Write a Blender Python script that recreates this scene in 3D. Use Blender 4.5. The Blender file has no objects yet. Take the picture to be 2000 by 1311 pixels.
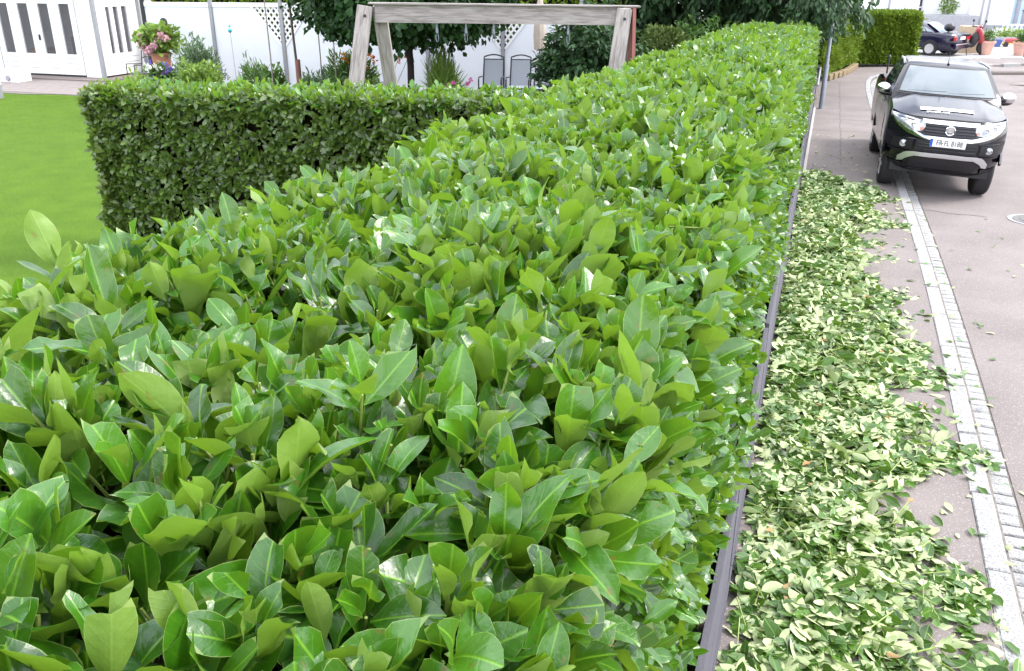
import bpy, math, random
import numpy as np
from mathutils import Vector, Matrix

random.seed(7)
rng = np.random.default_rng(11)
R = math.radians
scene = bpy.context.scene
col = scene.collection

# ------------------------------------------------------------------ camera
PITCH, YAW, CAM_Z = R(22.8), R(19.0), 3.0
cd = bpy.data.cameras.new('camera')
cd.sensor_fit = 'HORIZONTAL'; cd.sensor_width = 36.0; cd.lens = 30.6
cd.clip_start = 0.05; cd.clip_end = 2000
cam = bpy.data.objects.new('camera', cd); col.objects.link(cam)
cam.location = (0, 0, CAM_Z); cam.rotation_euler = (math.pi / 2 - PITCH, 0, YAW)
scene.camera = cam

# ------------------------------------------------------------------ sky, sun, exposure
SUN_EL, SUN_AZ = R(48), R(64)          # azimuth measured from +Y towards +X
world = bpy.data.worlds.new('World'); scene.world = world; world.use_nodes = True
wn, wl = world.node_tree.nodes, world.node_tree.links
wn.clear()
wo = wn.new('ShaderNodeOutputWorld'); wb = wn.new('ShaderNodeBackground')
sky = wn.new('ShaderNodeTexSky'); sky.sky_type = 'NISHITA'; sky.sun_disc = False
sky.sun_elevation = SUN_EL; sky.sun_rotation = SUN_AZ; sky.air_density = 1.0; sky.dust_density = 2.0
tc = wn.new('ShaderNodeTexCoord'); mp = wn.new('ShaderNodeMapping'); mp.inputs['Scale'].default_value = (1, 1, 2.2)
nz = wn.new('ShaderNodeTexNoise'); nz.inputs['Scale'].default_value = 2.6; nz.inputs['Detail'].default_value = 7; nz.inputs['Roughness'].default_value = .55
cr = wn.new('ShaderNodeValToRGB'); cr.color_ramp.elements[0].position = .36; cr.color_ramp.elements[1].position = .58
mx = wn.new('ShaderNodeMix'); mx.data_type = 'RGBA'
mx.inputs[7].default_value = (11.5, 11.8, 12.6, 1)
wl.new(tc.outputs['Generated'], mp.inputs['Vector']); wl.new(mp.outputs['Vector'], nz.inputs['Vector'])
wl.new(nz.outputs['Fac'], cr.inputs['Fac']); wl.new(cr.outputs['Color'], mx.inputs[0])
wl.new(sky.outputs['Color'], mx.inputs[6]); wl.new(mx.outputs[2], wb.inputs['Color'])
wb.inputs['Strength'].default_value = 0.135
wl.new(wb.outputs['Background'], wo.inputs['Surface'])
sd = bpy.data.lights.new('sun', 'SUN'); sd.energy = 1.4; sd.angle = R(18); sd.color = (1, .96, .9)
sun = bpy.data.objects.new('sun', sd); col.objects.link(sun)
sdir = Vector((math.sin(SUN_AZ) * math.cos(SUN_EL), math.cos(SUN_AZ) * math.cos(SUN_EL), math.sin(SUN_EL)))
sun.rotation_euler = sdir.to_track_quat('Z', 'Y').to_euler(); sun.location = sdir * 40
vs = scene.view_settings
vs.view_transform = 'Standard'; vs.look = 'None'; vs.gamma = 1; vs.use_curve_mapping = False
vs.exposure = 1.42
scene.render.resolution_x = 1024; scene.render.resolution_y = 671
scene.cycles.max_bounces = 8; scene.cycles.transparent_max_bounces = 6
scene.cycles.use_denoising = True

# ------------------------------------------------------------------ helpers
def tag(o, label=None, cat=None, group=None, kind=None):
    if label: o['label'] = label
    if cat: o['category'] = cat
    if group: o['group'] = group
    if kind: o['kind'] = kind
    return o

def empty(name, loc=(0, 0, 0), rz=0, label=None, cat=None, group=None, kind=None):
    o = bpy.data.objects.new(name, None); col.objects.link(o)
    o.location = loc; o.rotation_euler = (0, 0, rz); o.empty_display_size = .1
    return tag(o, label, cat, group, kind)

def link(name, me, parent=None, loc=None):
    o = bpy.data.objects.new(name, me); col.objects.link(o)
    if parent: o.parent = parent
    if loc is not None: o.location = loc
    return o

class MB:
    """collects faces of one mesh"""
    def __init__(self): self.v = []; self.f = []
    def add(self, vs, fs):
        n = len(self.v); self.v += [tuple(p) for p in vs]; self.f += [tuple(i + n for i in f) for f in fs]; return self
    def box(self, c, s, rz=0, rx=0, ry=0, ch=0.0):
        hx, hy, hz = s[0] / 2, s[1] / 2, s[2] / 2
        M = Matrix.Translation(c) @ Matrix.Rotation(rz, 4, 'Z') @ Matrix.Rotation(ry, 4, 'Y') @ Matrix.Rotation(rx, 4, 'X')
        if ch <= 0:
            P = [(-hx, -hy, -hz), (hx, -hy, -hz), (hx, hy, -hz), (-hx, hy, -hz), (-hx, -hy, hz), (hx, -hy, hz), (hx, hy, hz), (-hx, hy, hz)]
            F = [(0, 3, 2, 1), (4, 5, 6, 7), (0, 1, 5, 4), (1, 2, 6, 5), (2, 3, 7, 6), (3, 0, 4, 7)]
        else:
            P = []
            for z, k in ((-hz, 0), (hz - ch, 0), (hz, ch)):
                P += [(-hx + k, -hy + k, z), (hx - k, -hy + k, z), (hx - k, hy - k, z), (-hx + k, hy - k, z)]
            F = [(0, 3, 2, 1), (8, 9, 10, 11)]
            for a in (0, 4):
                for i in range(4): j = (i + 1) % 4; F.append((a + i, a + j, a + 4 + j, a + 4 + i))
        return self.add([M @ Vector(p) for p in P], F)
    def tube(self, pts, rad, n=8, cap=True):
        pts = [Vector(p) for p in pts]
        if not hasattr(rad, '__len__'): rad = [rad] * len(pts)
        V, F = [], []
        for i, p in enumerate(pts):
            d = (pts[min(i + 1, len(pts) - 1)] - pts[max(i - 1, 0)]).normalized()
            a = d.cross(Vector((0, 0, 1)) if abs(d.z) < .95 else Vector((1, 0, 0))).normalized(); b = d.cross(a)
            for k in range(n):
                t = 2 * math.pi * k / n
                V.append(p + (a * math.cos(t) + b * math.sin(t)) * rad[i])
        for i in range(len(pts) - 1):
            for k in range(n):
                k2 = (k + 1) % n; F.append((i * n + k, (i + 1) * n + k, (i + 1) * n + k2, i * n + k2))
        if cap:
            F.append(tuple(range(n))); F.append(tuple(range((len(pts) - 1) * n, len(pts) * n))[::-1])
        return self.add(V, F)
    def lathe(self, c, prof, n=24, axis='Z'):
        V, F = [], []
        for r, z in prof:
            for k in range(n):
                t = 2 * math.pi * k / n; x, y = r * math.cos(t), r * math.sin(t)
                V.append({'Z': (x, y, z), 'X': (z, x, y), 'Y': (y, z, x)}[axis])
        for i in range(len(prof) - 1):
            for k in range(n):
                k2 = (k + 1) % n; F.append((i * n + k, i * n + k2, (i + 1) * n + k2, (i + 1) * n + k))
        F.append(tuple(range(n))[::-1]); F.append(tuple(range((len(prof) - 1) * n, len(prof) * n)))
        return self.add([Vector(c) + Vector(v) for v in V], F)
    def ball(self, c, r, nu=14, nv=9, M=None):
        V, F = [], []
        for i in range(nv + 1):
            a = math.pi * i / nv
            for k in range(nu):
                t = 2 * math.pi * k / nu
                p = Vector((r[0] * math.sin(a) * math.cos(t), r[1] * math.sin(a) * math.sin(t), -r[2] * math.cos(a)))
                V.append(Vector(c) + (M @ p if M else p))
        for i in range(nv):
            for k in range(nu):
                k2 = (k + 1) % nu; F.append((i * nu + k, i * nu + k2, (i + 1) * nu + k2, (i + 1) * nu + k))
        return self.add(V, F)
    def poly(self, pts, z0, z1):
        """prism from a plan polygon (counter-clockwise)"""
        n = len(pts)
        V = [(p[0], p[1], z0) for p in pts] + [(p[0], p[1], z1) for p in pts]
        F = [tuple(range(n))[::-1], tuple(range(n, 2 * n))] + [(i, (i + 1) % n, n + (i + 1) % n, n + i) for i in range(n)]
        return self.add(V, F)
    def grid(self, rows):
        n = len(rows[0]); V = [p for r in rows for p in r]
        F = [(i * n + j, i * n + j + 1, (i + 1) * n + j + 1, (i + 1) * n + j) for i in range(len(rows) - 1) for j in range(n - 1)]
        return self.add(V, F)
    def mesh(self, name, mat, smooth=False, angle=None):
        me = bpy.data.meshes.new(name); me.from_pydata(self.v, [], self.f); me.validate(); me.update()
        if mat: me.materials.append(mat)
        if smooth:
            me.polygons.foreach_set('use_smooth', [True] * len(me.polygons))
            if angle: me.set_sharp_from_angle(angle=R(angle))
        return me
    def build(self, name, mat, parent=None, smooth=False, angle=35, loc=None):
        return link(name, self.mesh(name, mat, smooth, angle), parent, loc)

def text_mesh(txt, size, mat, name, sx=1.0, bold=0.0):
    cu = bpy.data.curves.new(name, 'FONT'); cu.body = txt; cu.size = size; cu.align_x = 'CENTER'; cu.align_y = 'CENTER'
    cu.extrude = .0006; cu.offset = bold
    ob = bpy.data.objects.new(name, cu); col.objects.link(ob)
    dg = bpy.context.evaluated_depsgraph_get(); dg.update()
    me = bpy.data.meshes.new_from_object(ob.evaluated_get(dg))
    bpy.data.objects.remove(ob); bpy.data.curves.remove(cu)
    for v in me.vertices: v.co.x *= sx
    me.materials.clear(); me.materials.append(mat)
    return me

# ------------------------------------------------------------------ materials
MATS = {}
def mat(name, base, rough=.6, metal=0.0, var=0.0, vscale=6.0, bump=0.0, bscale=60.0, col2=None, spec=.5, coat=0.0, speck=None, emit=None):
    m = bpy.data.materials.new(name); m.use_nodes = True; MATS[name] = m
    nt = m.node_tree; n, l = nt.nodes, nt.links; p = n['Principled BSDF']
    p.inputs['Roughness'].default_value = rough; p.inputs['Metallic'].default_value = metal
    p.inputs['Specular IOR Level'].default_value = spec; p.inputs['Coat Weight'].default_value = coat
    p.inputs['Coat Roughness'].default_value = .04
    p.inputs['Base Color'].default_value = (*base, 1)
    co = n.new('ShaderNodeTexCoord')
    src = None
    if var > 0 or col2:
        t = n.new('ShaderNodeTexNoise'); t.inputs['Scale'].default_value = vscale; t.inputs['Detail'].default_value = 6
        l.new(co.outputs['Object'], t.inputs['Vector'])
        r = n.new('ShaderNodeValToRGB'); r.color_ramp.elements[0].position = .32; r.color_ramp.elements[1].position = .68
        c2 = col2 or tuple(c * (1 - var) for c in base)
        r.color_ramp.elements[0].color = (*c2, 1); r.color_ramp.elements[1].color = (*base, 1)
        l.new(t.outputs['Fac'], r.inputs['Fac']); src = r.outputs['Color']
    if speck:
        sc, amt, scol = speck
        t = n.new('ShaderNodeTexVoronoi'); t.inputs['Scale'].default_value = sc; l.new(co.outputs['Object'], t.inputs['Vector'])
        h = n.new('ShaderNodeSeparateColor'); l.new(t.outputs['Color'], h.inputs[0])
        g = n.new('ShaderNodeMath'); g.operation = 'GREATER_THAN'; g.inputs[1].default_value = 1 - amt; l.new(h.outputs[0], g.inputs[0])
        q = n.new('ShaderNodeMix'); q.data_type = 'RGBA'; l.new(g.outputs[0], q.inputs[0])
        if src: l.new(src, q.inputs[6])
        else: q.inputs[6].default_value = (*base, 1)
        q.inputs[7].default_value = (*scol, 1); src = q.outputs[2]
    if src: l.new(src, p.inputs['Base Color'])
    if bump > 0:
        t = n.new('ShaderNodeTexNoise'); t.inputs['Scale'].default_value = bscale; t.inputs['Detail'].default_value = 4
        l.new(co.outputs['Object'], t.inputs['Vector'])
        b = n.new('ShaderNodeBump'); b.inputs['Strength'].default_value = bump; b.inputs['Distance'].default_value = .02
        l.new(t.outputs['Fac'], b.inputs['Height']); l.new(b.outputs['Normal'], p.inputs['Normal'])
    return m

def leaf_mat(name, darkc, lightc, under, trans, vein=.6, rough=.3, tfac=.3, edge=(.42, .52, .14), spec=.5, brown=0.0):
    m = bpy.data.materials.new(name); m.use_nodes = True; MATS[name] = m
    nt = m.node_tree; n, l = nt.nodes, nt.links; p = n['Principled BSDF']; out = n['Material Output']
    at = n.new('ShaderNodeAttribute'); at.attribute_name = 'leafp'      # (across, along, random)
    sp = n.new('ShaderNodeSeparateXYZ'); l.new(at.outputs['Vector'], sp.inputs[0])
    a2 = n.new('ShaderNodeAttribute'); a2.attribute_name = 'leafq'      # (x/width, t*aspect, edge)
    sq = n.new('ShaderNodeSeparateXYZ'); l.new(a2.outputs['Vector'], sq.inputs[0])
    def math_(op, a, b=None, c=None):
        k = n.new('ShaderNodeMath'); k.operation = op
        for i, v in enumerate((a, b, c)):
            if v is None: continue
            if isinstance(v, (int, float)): k.inputs[i].default_value = v
            else: l.new(v, k.inputs[i])
        return k.outputs[0]
    def mixc(f, a, b):
        k = n.new('ShaderNodeMix'); k.data_type = 'RGBA'
        if isinstance(f, (int, float)): k.inputs[0].default_value = f
        else: l.new(f, k.inputs[0])
        for i, v in ((6, a), (7, b)):
            if isinstance(v, tuple): k.inputs[i].default_value = (*v, 1)
            else: l.new(v, k.inputs[i])
        return k.outputs[2]
    co = n.new('ShaderNodeTexCoord')
    no = n.new('ShaderNodeTexNoise'); no.inputs['Scale'].default_value = 28; no.inputs['Detail'].default_value = 4; l.new(co.outputs['Object'], no.inputs['Vector'])
    ax = math_('ABSOLUTE', sq.outputs[0])
    mid = math_('SUBTRACT', 1.0, math_('SMOOTH_MIN', math_('DIVIDE', ax, .045), 1.0, .2)); mid = math_('MAXIMUM', mid, 0.0)
    lat = math_('FRACT', math_('MULTIPLY', math_('SUBTRACT', math_('ADD', sq.outputs[1], math_('MULTIPLY', no.outputs['Fac'], .22)), math_('MULTIPLY', ax, 1.1)), 3.1))
    lat = math_('ABSOLUTE', math_('SUBTRACT', lat, .5))                 # 0 .. .5, vein where small
    latv = math_('MAXIMUM', math_('SUBTRACT', 1.0, math_('DIVIDE', lat, .05)), 0.0)
    rn = math_('ADD', math_('MULTIPLY', sp.outputs[2], .8), math_('MULTIPLY', no.outputs['Fac'], .2))
    top = mixc(rn, darkc, lightc)
    veinc = tuple(min(1, c * 1.7 + .13) for c in lightc[:2]) + (lightc[2] * 1.3 + .02,)
    top = mixc(math_('MULTIPLY', math_('MAXIMUM', mid, math_('MULTIPLY', latv, .3)), vein), top, veinc)
    und = mixc(rn, tuple(c * .8 for c in under), under)
    und = mixc(math_('MULTIPLY', mid, .5), und, tuple(min(1, c * 1.25) for c in under))
    ge = n.new('ShaderNodeNewGeometry')
    colr = mixc(ge.outputs['Backfacing'], top, und)
    colr = mixc(math_('MULTIPLY', math_('GREATER_THAN', sq.outputs[2], .972), .6), colr, edge)
    if brown > 0:
        n2 = n.new('ShaderNodeTexNoise'); n2.inputs['Scale'].default_value = 33; l.new(co.outputs['Object'], n2.inputs['Vector'])
        colr = mixc(math_('MULTIPLY', math_('GREATER_THAN', n2.outputs['Fac'], .69), brown), colr, (.16, .07, .02))
    l.new(colr, p.inputs['Base Color'])
    rr = math_('ADD', rough, math_('MULTIPLY', ge.outputs['Backfacing'], .28))
    rr = math_('ADD', rr, math_('MULTIPLY', math_('SUBTRACT', no.outputs['Fac'], .5), .15))
    l.new(rr, p.inputs['Roughness']); p.inputs['Specular IOR Level'].default_value = spec
    hgt = math_('ADD', math_('MULTIPLY', math_('SMOOTH_MIN', lat, .14, .1), .9), math_('MULTIPLY', no.outputs['Fac'], 2.6))
    hgt = math_('ADD', hgt, math_('MULTIPLY', mid, -.5))
    b = n.new('ShaderNodeBump'); b.inputs['Strength'].default_value = .24; b.inputs['Distance'].default_value = .006
    l.new(hgt, b.inputs['Height']); l.new(b.outputs['Normal'], p.inputs['Normal'])
    tr = n.new('ShaderNodeBsdfTranslucent'); l.new(mixc(rn, tuple(c * .75 for c in trans), trans), tr.inputs['Color'])
    ms = n.new('ShaderNodeMixShader'); ms.inputs[0].default_value = tfac
    l.new(p.outputs[0], ms.inputs[1]); l.new(tr.outputs[0], ms.inputs[2]); l.new(ms.outputs[0], out.inputs['Surface'])
    return m

LAUREL = leaf_mat('laurel_leaf', (.004, .042, .002), (.058, .205, .007), (.165, .270, .035), (.27, .49, .022), rough=.31, tfac=.28, brown=.5, spec=.85, edge=(.30, .36, .12))
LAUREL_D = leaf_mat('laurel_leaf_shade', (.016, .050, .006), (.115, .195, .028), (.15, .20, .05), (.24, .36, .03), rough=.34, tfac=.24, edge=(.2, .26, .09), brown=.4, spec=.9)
FALLEN = leaf_mat('fallen_leaf', (.014, .058, .006), (.075, .175, .018), (.50, .58, .30), (.30, .50, .06), rough=.33, tfac=.15, edge=(.45, .5, .25), brown=.2)
DRY = leaf_mat('dry_leaf', (.22, .10, .03), (.36, .2, .07), (.40, .26, .12), (.3, .15, .04), rough=.6, tfac=.1)
MAPLE = leaf_mat('maple_leaf', (.010, .030, .012), (.030, .085, .022), (.035, .075, .03), (.07, .16, .02), rough=.5, tfac=.15, vein=.2, edge=(.05, .1, .03), spec=.25)
DARKLEAF = leaf_mat('dark_tree_leaf', (.010, .030, .012), (.035, .090, .028), (.045, .085, .04), (.07, .17, .02), rough=.5, tfac=.15, vein=.2, edge=(.05, .1, .03), spec=.3)
THUJA = leaf_mat('thuja_leaf', (.045, .10, .008), (.19, .28, .025), (.14, .21, .025), (.30, .44, .03), rough=.6, tfac=.2, vein=.1, edge=(.16, .22, .03), spec=.2)
SHRUB_L = leaf_mat('light_shrub_leaf', (.07, .15, .02), (.22, .34, .05), (.18, .28, .06), (.3, .45, .05), rough=.5, tfac=.25, vein=.2, edge=(.2, .3, .06))
SHRUB_M = leaf_mat('mid_shrub_leaf', (.025, .075, .015), (.09, .19, .03), (.09, .16, .04), (.15, .3, .03), rough=.5, tfac=.2, vein=.2, edge=(.1, .18, .04))
SHRUB_G = leaf_mat('grey_shrub_leaf', (.04, .09, .04), (.10, .17, .075), (.12, .18, .09), (.15, .25, .08), rough=.6, tfac=.2, vein=.2, edge=(.12, .18, .08))
def petal(name, c): return leaf_mat(name, tuple(x * .75 for x in c), c, c, c, vein=.1, rough=.55, tfac=.2, edge=c, spec=.2)
PINK = petal('pink_petal', (.82, .50, .56)); ORANGE = petal('orange_petal', (.80, .26, .05)); VIOLET = petal('violet_petal', (.18, .11, .52))
WHITEP = petal('white_petal', (.8, .8, .76)); MAGENTA = petal('magenta_petal', (.6, .12, .36)); YELLOWP = petal('yellow_petal', (.85, .6, .03))

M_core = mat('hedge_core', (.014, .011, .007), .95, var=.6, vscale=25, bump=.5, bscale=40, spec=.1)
M_stem = mat('green_stem', (.28, .36, .08), .5, var=.3, vscale=30)
M_bark = mat('bark', (.10, .065, .05), .85, var=.5, vscale=14, bump=.6, bscale=35)
M_darkbark = mat('dark_bark', (.035, .022, .022), .9, var=.4, vscale=12, bump=.5, bscale=30)
M_asphalt = mat('asphalt', (.212, .180, .170), .8, col2=(.155, .130, .122), vscale=1.1, bump=.35, bscale=220, speck=(170, .09, (.29, .26, .25)))
M_plaza = mat('plaza_concrete', (.44, .42, .41), .85, var=.12, vscale=1.5, bump=.2, bscale=120)
M_granite = mat('granite', (.36, .355, .35), .75, col2=(.28, .275, .27), vscale=45, bump=.5, bscale=90, speck=(110, .22, (.20, .20, .20)))
M_mortar = mat('mortar', (.20, .175, .155), .9, var=.4, vscale=30, bump=.4, bscale=90)
M_ground = mat('ground_gravel', (.20, .19, .17), .9, var=.3, vscale=2, bump=.3, bscale=60)
M_lawn = mat('lawn_grass', (.080, .152, .009), .9, col2=(.058, .115, .006), vscale=2.4, bump=.3, bscale=130, spec=.15)
M_soil = mat('soil', (.075, .055, .04), .95, var=.5, vscale=12, bump=.6, bscale=40)
M_white = mat('white_paint', (.80, .80, .80), .45, var=.04, vscale=3)
M_whitewall = mat('white_render', (.78, .78, .77), .8, var=.05, vscale=2, bump=.1, bscale=80)
M_fencew = mat('white_fence_board', (.74, .76, .80), .5, var=.04, vscale=2)
M_grey = mat('grey_metal', (.33, .33, .36), .4, metal=.3, var=.1, vscale=8)
M_fence = mat('grey_fence_board', (.085, .08, .10), .55, var=.15, vscale=5, bump=.1, bscale=80)
M_galv = mat('galvanised_steel', (.26, .28, .33), .45, metal=.5, var=.15, vscale=9)
M_black = mat('black_plastic', (.012, .011, .014), .5)
M_rubber = mat('rubber', (.018, .016, .018), .8, bump=.2, bscale=90)
M_chrome = mat('chrome', (.68, .68, .70), .12, metal=1)
M_silver = mat('silver_plastic', (.62, .62, .64), .32, metal=.75)
M_carblk = mat('black_car_paint', (.006, .005, .009), .16, spec=.35, coat=.25)
M_carblue = mat('dark_blue_car_paint', (.010, .009, .028), .2, spec=.35, coat=.25)
M_glassd = mat('dark_window_glass', (.02, .024, .03), .04, spec=.9, coat=.6)
M_shield = mat('windscreen_glass', (.10, .125, .14), .05, spec=1.0)
M_lens = mat('clear_lamp_lens', (.50, .51, .54), .08, metal=.6, coat=1.0, var=.35, vscale=22)
M_red = mat('red_lens', (.55, .02, .03), .2, coat=1)
M_amber = mat('amber_lens', (.62, .22, .16), .25)
M_plate = mat('plate_white', (.82, .82, .82), .4)
M_plateb = mat('plate_blue', (.02, .10, .50), .4)
M_ink = mat('plate_ink', (.01, .01, .01), .5)
M_decal = mat('white_decal', (.85, .85, .86), .35)
M_terra = mat('terracotta', (.46, .19, .13), .8, var=.2, vscale=8)
M_terral = mat('pale_terracotta', (.62, .36, .29), .8, var=.15, vscale=8)
M_redwood = mat('red_brown_board', (.27, .085, .07), .6, var=.2, vscale=5)
M_sleeve = mat('brown_sleeve', (.20, .08, .065), .7, var=.2, vscale=7)
M_timberface = None
M_cane = mat('grey_cane', (.30, .26, .23), .7, var=.3, vscale=12)
M_sling = mat('grey_sling_fabric', (.36, .38, .42), .7, var=.05, vscale=20)
M_dkmetal = mat('dark_metal', (.035, .033, .04), .4, metal=.4)
M_parasol = mat('beige_canvas', (.52, .44, .36), .8, var=.15, vscale=7)
M_blue = mat('blue_plastic', (.05, .10, .30), .5)
M_bluewall = mat('pale_blue_render', (.56, .70, .84), .8, var=.04, vscale=2)
M_bluepaint = mat('blue_paint', (.18, .33, .72), .5)
M_navy = mat('blue_canvas', (.09, .08, .38), .8)
M_brick = mat('brick_red', (.36, .13, .09), .85, var=.25, vscale=9, bump=.2, bscale=50)
M_ochre = mat('ochre_stone', (.25, .185, .10), .85, var=.3, vscale=9, bump=.5, bscale=30)
M_grwall = mat('grey_concrete_wall', (.34, .34, .36), .85, var=.15, vscale=6, bump=.3, bscale=30)
M_pave = mat('patio_paving', (.24, .205, .195), .85, var=.12, vscale=4, bump=.25, bscale=50)
M_slab = mat('pinkish_slab', (.22, .175, .16), .85, var=.12, vscale=3)
M_interior = mat('dim_interior', (.30, .26, .28), .8, var=.2, vscale=2)
M_wood = mat('brown_furniture_wood', (.30, .14, .07), .5, var=.2, vscale=6)
M_tan = mat('tan_cardboard', (.50, .39, .27), .8, var=.1, vscale=6)
M_yel = mat('yellow_plastic', (.75, .52, .05), .5)
M_redp = mat('red_plastic', (.34, .03, .04), .3, coat=.6)

def timber_mat():
    m = bpy.data.materials.new('weathered_timber'); m.use_nodes = True
    n, l = m.node_tree.nodes, m.node_tree.links; p = n['Principled BSDF']
    co = n.new('ShaderNodeTexCoord'); mp = n.new('ShaderNodeMapping'); mp.inputs['Scale'].default_value = (1.2, 14, 14)
    l.new(co.outputs['Object'], mp.inputs['Vector'])
    t = n.new('ShaderNodeTexNoise'); t.inputs['Scale'].default_value = 3; t.inputs['Detail'].default_value = 7; t.inputs['Distortion'].default_value = .6
    l.new(mp.outputs[0], t.inputs['Vector'])
    r = n.new('ShaderNodeValToRGB'); e = r.color_ramp.elements
    e[0].position = .3; e[0].color = (.18, .155, .14, 1); e[1].position = .62; e[1].color = (.36, .325, .305, 1)
    l.new(t.outputs['Fac'], r.inputs['Fac']); l.new(r.outputs['Color'], p.inputs['Base Color']); p.inputs['Roughness'].default_value = .85
    b = n.new('ShaderNodeBump'); b.inputs['Strength'].default_value = .4; b.inputs['Distance'].default_value = .01
    l.new(t.outputs['Fac'], b.inputs['Height']); l.new(b.outputs['Normal'], p.inputs['Normal'])
    return m
M_timber = timber_mat()
M_manhole = mat('cast_iron', (.13, .125, .12), .6, var=.3, vscale=20, bump=.3, bscale=60)
M_hpane = mat('room_glass', (.75, .74, .78), .03, spec=.5); M_hpane.node_tree.nodes['Principled BSDF'].inputs['Transmission Weight'].default_value = .93; M_hpane.node_tree.nodes['Principled BSDF'].inputs['IOR'].default_value = 1.12

# ------------------------------------------------------------------ leaves
def unit(a): return a / np.maximum(np.linalg.norm(a, axis=-1, keepdims=True), 1e-9)

class Leaves:
    """a batch of leaves: every row is one leaf"""
    def __init__(self, base, axis, nrm, L, W, nl=5, nw=2, c0=None, c1=None, fold=None, curl=None, wave=None, rnd=None, seed=1, blunt=.62, twist_sd=.25):
        N = len(base); g = np.random.default_rng(seed)
        axis = unit(axis); nrm = unit(nrm - (nrm * axis).sum(1, keepdims=True) * axis); side = np.cross(axis, nrm)
        c0 = np.ones(N) if c0 is None else c0; c1 = np.zeros(N) if c1 is None else c1
        fold = g.normal(.30, .20, N) if fold is None else fold
        curl = g.normal(.13, .20, N) if curl is None else curl
        wave = np.abs(g.normal(0, .045, N)) if wave is None else wave
        rnd = g.random(N) if rnd is None else rnd
        twist = g.normal(0, twist_sd, N); ph = g.random(N) * 6.28
        u, s = np.meshgrid(np.linspace(0, 1, nl + 1), np.linspace(-1, 1, nw + 1), indexing='ij'); u, s = u.ravel(), s.ravel()
        jag = g.normal(0, .018, (N, nw + 1))[:, np.tile(np.arange(nw + 1), nl + 1)] * (c0 < .97)[:, None]
        t = u[None] * np.clip(c0[:, None] + c1[:, None] * s[None] + jag, .2, 1.0)
        tt = np.clip((t - .06) / .94, 0, 1)
        pr = np.maximum(np.sin(np.pi * tt ** 1.06), 0) ** blunt
        pr = np.where(tt > .82, np.minimum(pr, 1.02 * (1 - tt) / .18 * .80 + .02), pr)
        pr = np.maximum(pr, .045)
        x = s[None] * pr * W[:, None] * .5
        z = np.abs(x) * np.tan(fold)[:, None] - curl[:, None] * t * t * L[:, None]
        z = z + wave[:, None] * W[:, None] * 2 * np.sin(t * 11 + ph[:, None] + (s[None] > 0) * 2.1) * np.abs(s[None])
        tw = twist[:, None] * t
        x, z = x * np.cos(tw) - z * np.sin(tw) * .3, z + x * np.sin(tw)
        y = t * L[:, None] * (1 - .25 * np.abs(curl)[:, None] * t)
        self.v = base[:, None] + axis[:, None] * y[..., None] + side[:, None] * x[..., None] + nrm[:, None] * z[..., None]
        e = np.maximum(np.abs(s)[None] * np.ones((N, 1)), ((u > .999)[None] & (c0 < .97)[:, None]).astype(float))
        self.p = np.stack([np.broadcast_to(s[None], t.shape), t, np.broadcast_to(rnd[:, None], t.shape)], -1)
        self.q = np.stack([s[None] * pr * .5, t * (L / W)[:, None], e], -1)
        n1 = nw + 1; f = []
        for i in range(nl):
            for j in range(nw): f.append((i * n1 + j, i * n1 + j + 1, (i + 1) * n1 + j + 1, (i + 1) * n1 + j))
        self.f = np.array(f, np.int64); self.N = N; self.base = base
    def mesh(self, name, mats, idx=None, local=False):
        return leaves_mesh(name, [(self, idx)], mats, local)

def leaves_mesh(name, batches, material, local=False):
    V, P, Q, F, off = [], [], [], [], 0
    for b, idx in batches:
        v, p, q = (b.v, b.p, b.q) if idx is None else (b.v[idx], b.p[idx], b.q[idx])
        n, k = v.shape[:2]
        if n == 0: continue
        if local: v = v - b.base[idx][0]
        V.append(v.reshape(-1, 3)); P.append(p.reshape(-1, 3)); Q.append(q.reshape(-1, 3))
        F.append((b.f[None] + (np.arange(n) * k)[:, None, None]).reshape(-1, 4) + off); off += n * k
    V, P, Q, F = map(np.concatenate, (V, P, Q, F))
    me = bpy.data.meshes.new(name)
    me.vertices.add(len(V)); me.vertices.foreach_set('co', V.astype(np.float32).ravel())
    me.loops.add(F.size); me.loops.foreach_set('vertex_index', F.astype(np.int32).ravel())
    me.polygons.add(len(F)); me.polygons.foreach_set('loop_start', np.arange(0, F.size, 4, dtype=np.int32))
    me.polygons.foreach_set('use_smooth', np.ones(len(F), bool))
    for nm, A in (('leafp', P), ('leafq', Q)):
        me.attributes.new(nm, 'FLOAT_VECTOR', 'POINT').data.foreach_set('vector', A.astype(np.float32).ravel())
    me.materials.append(material); me.update(calc_edges=True)
    return me

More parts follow.
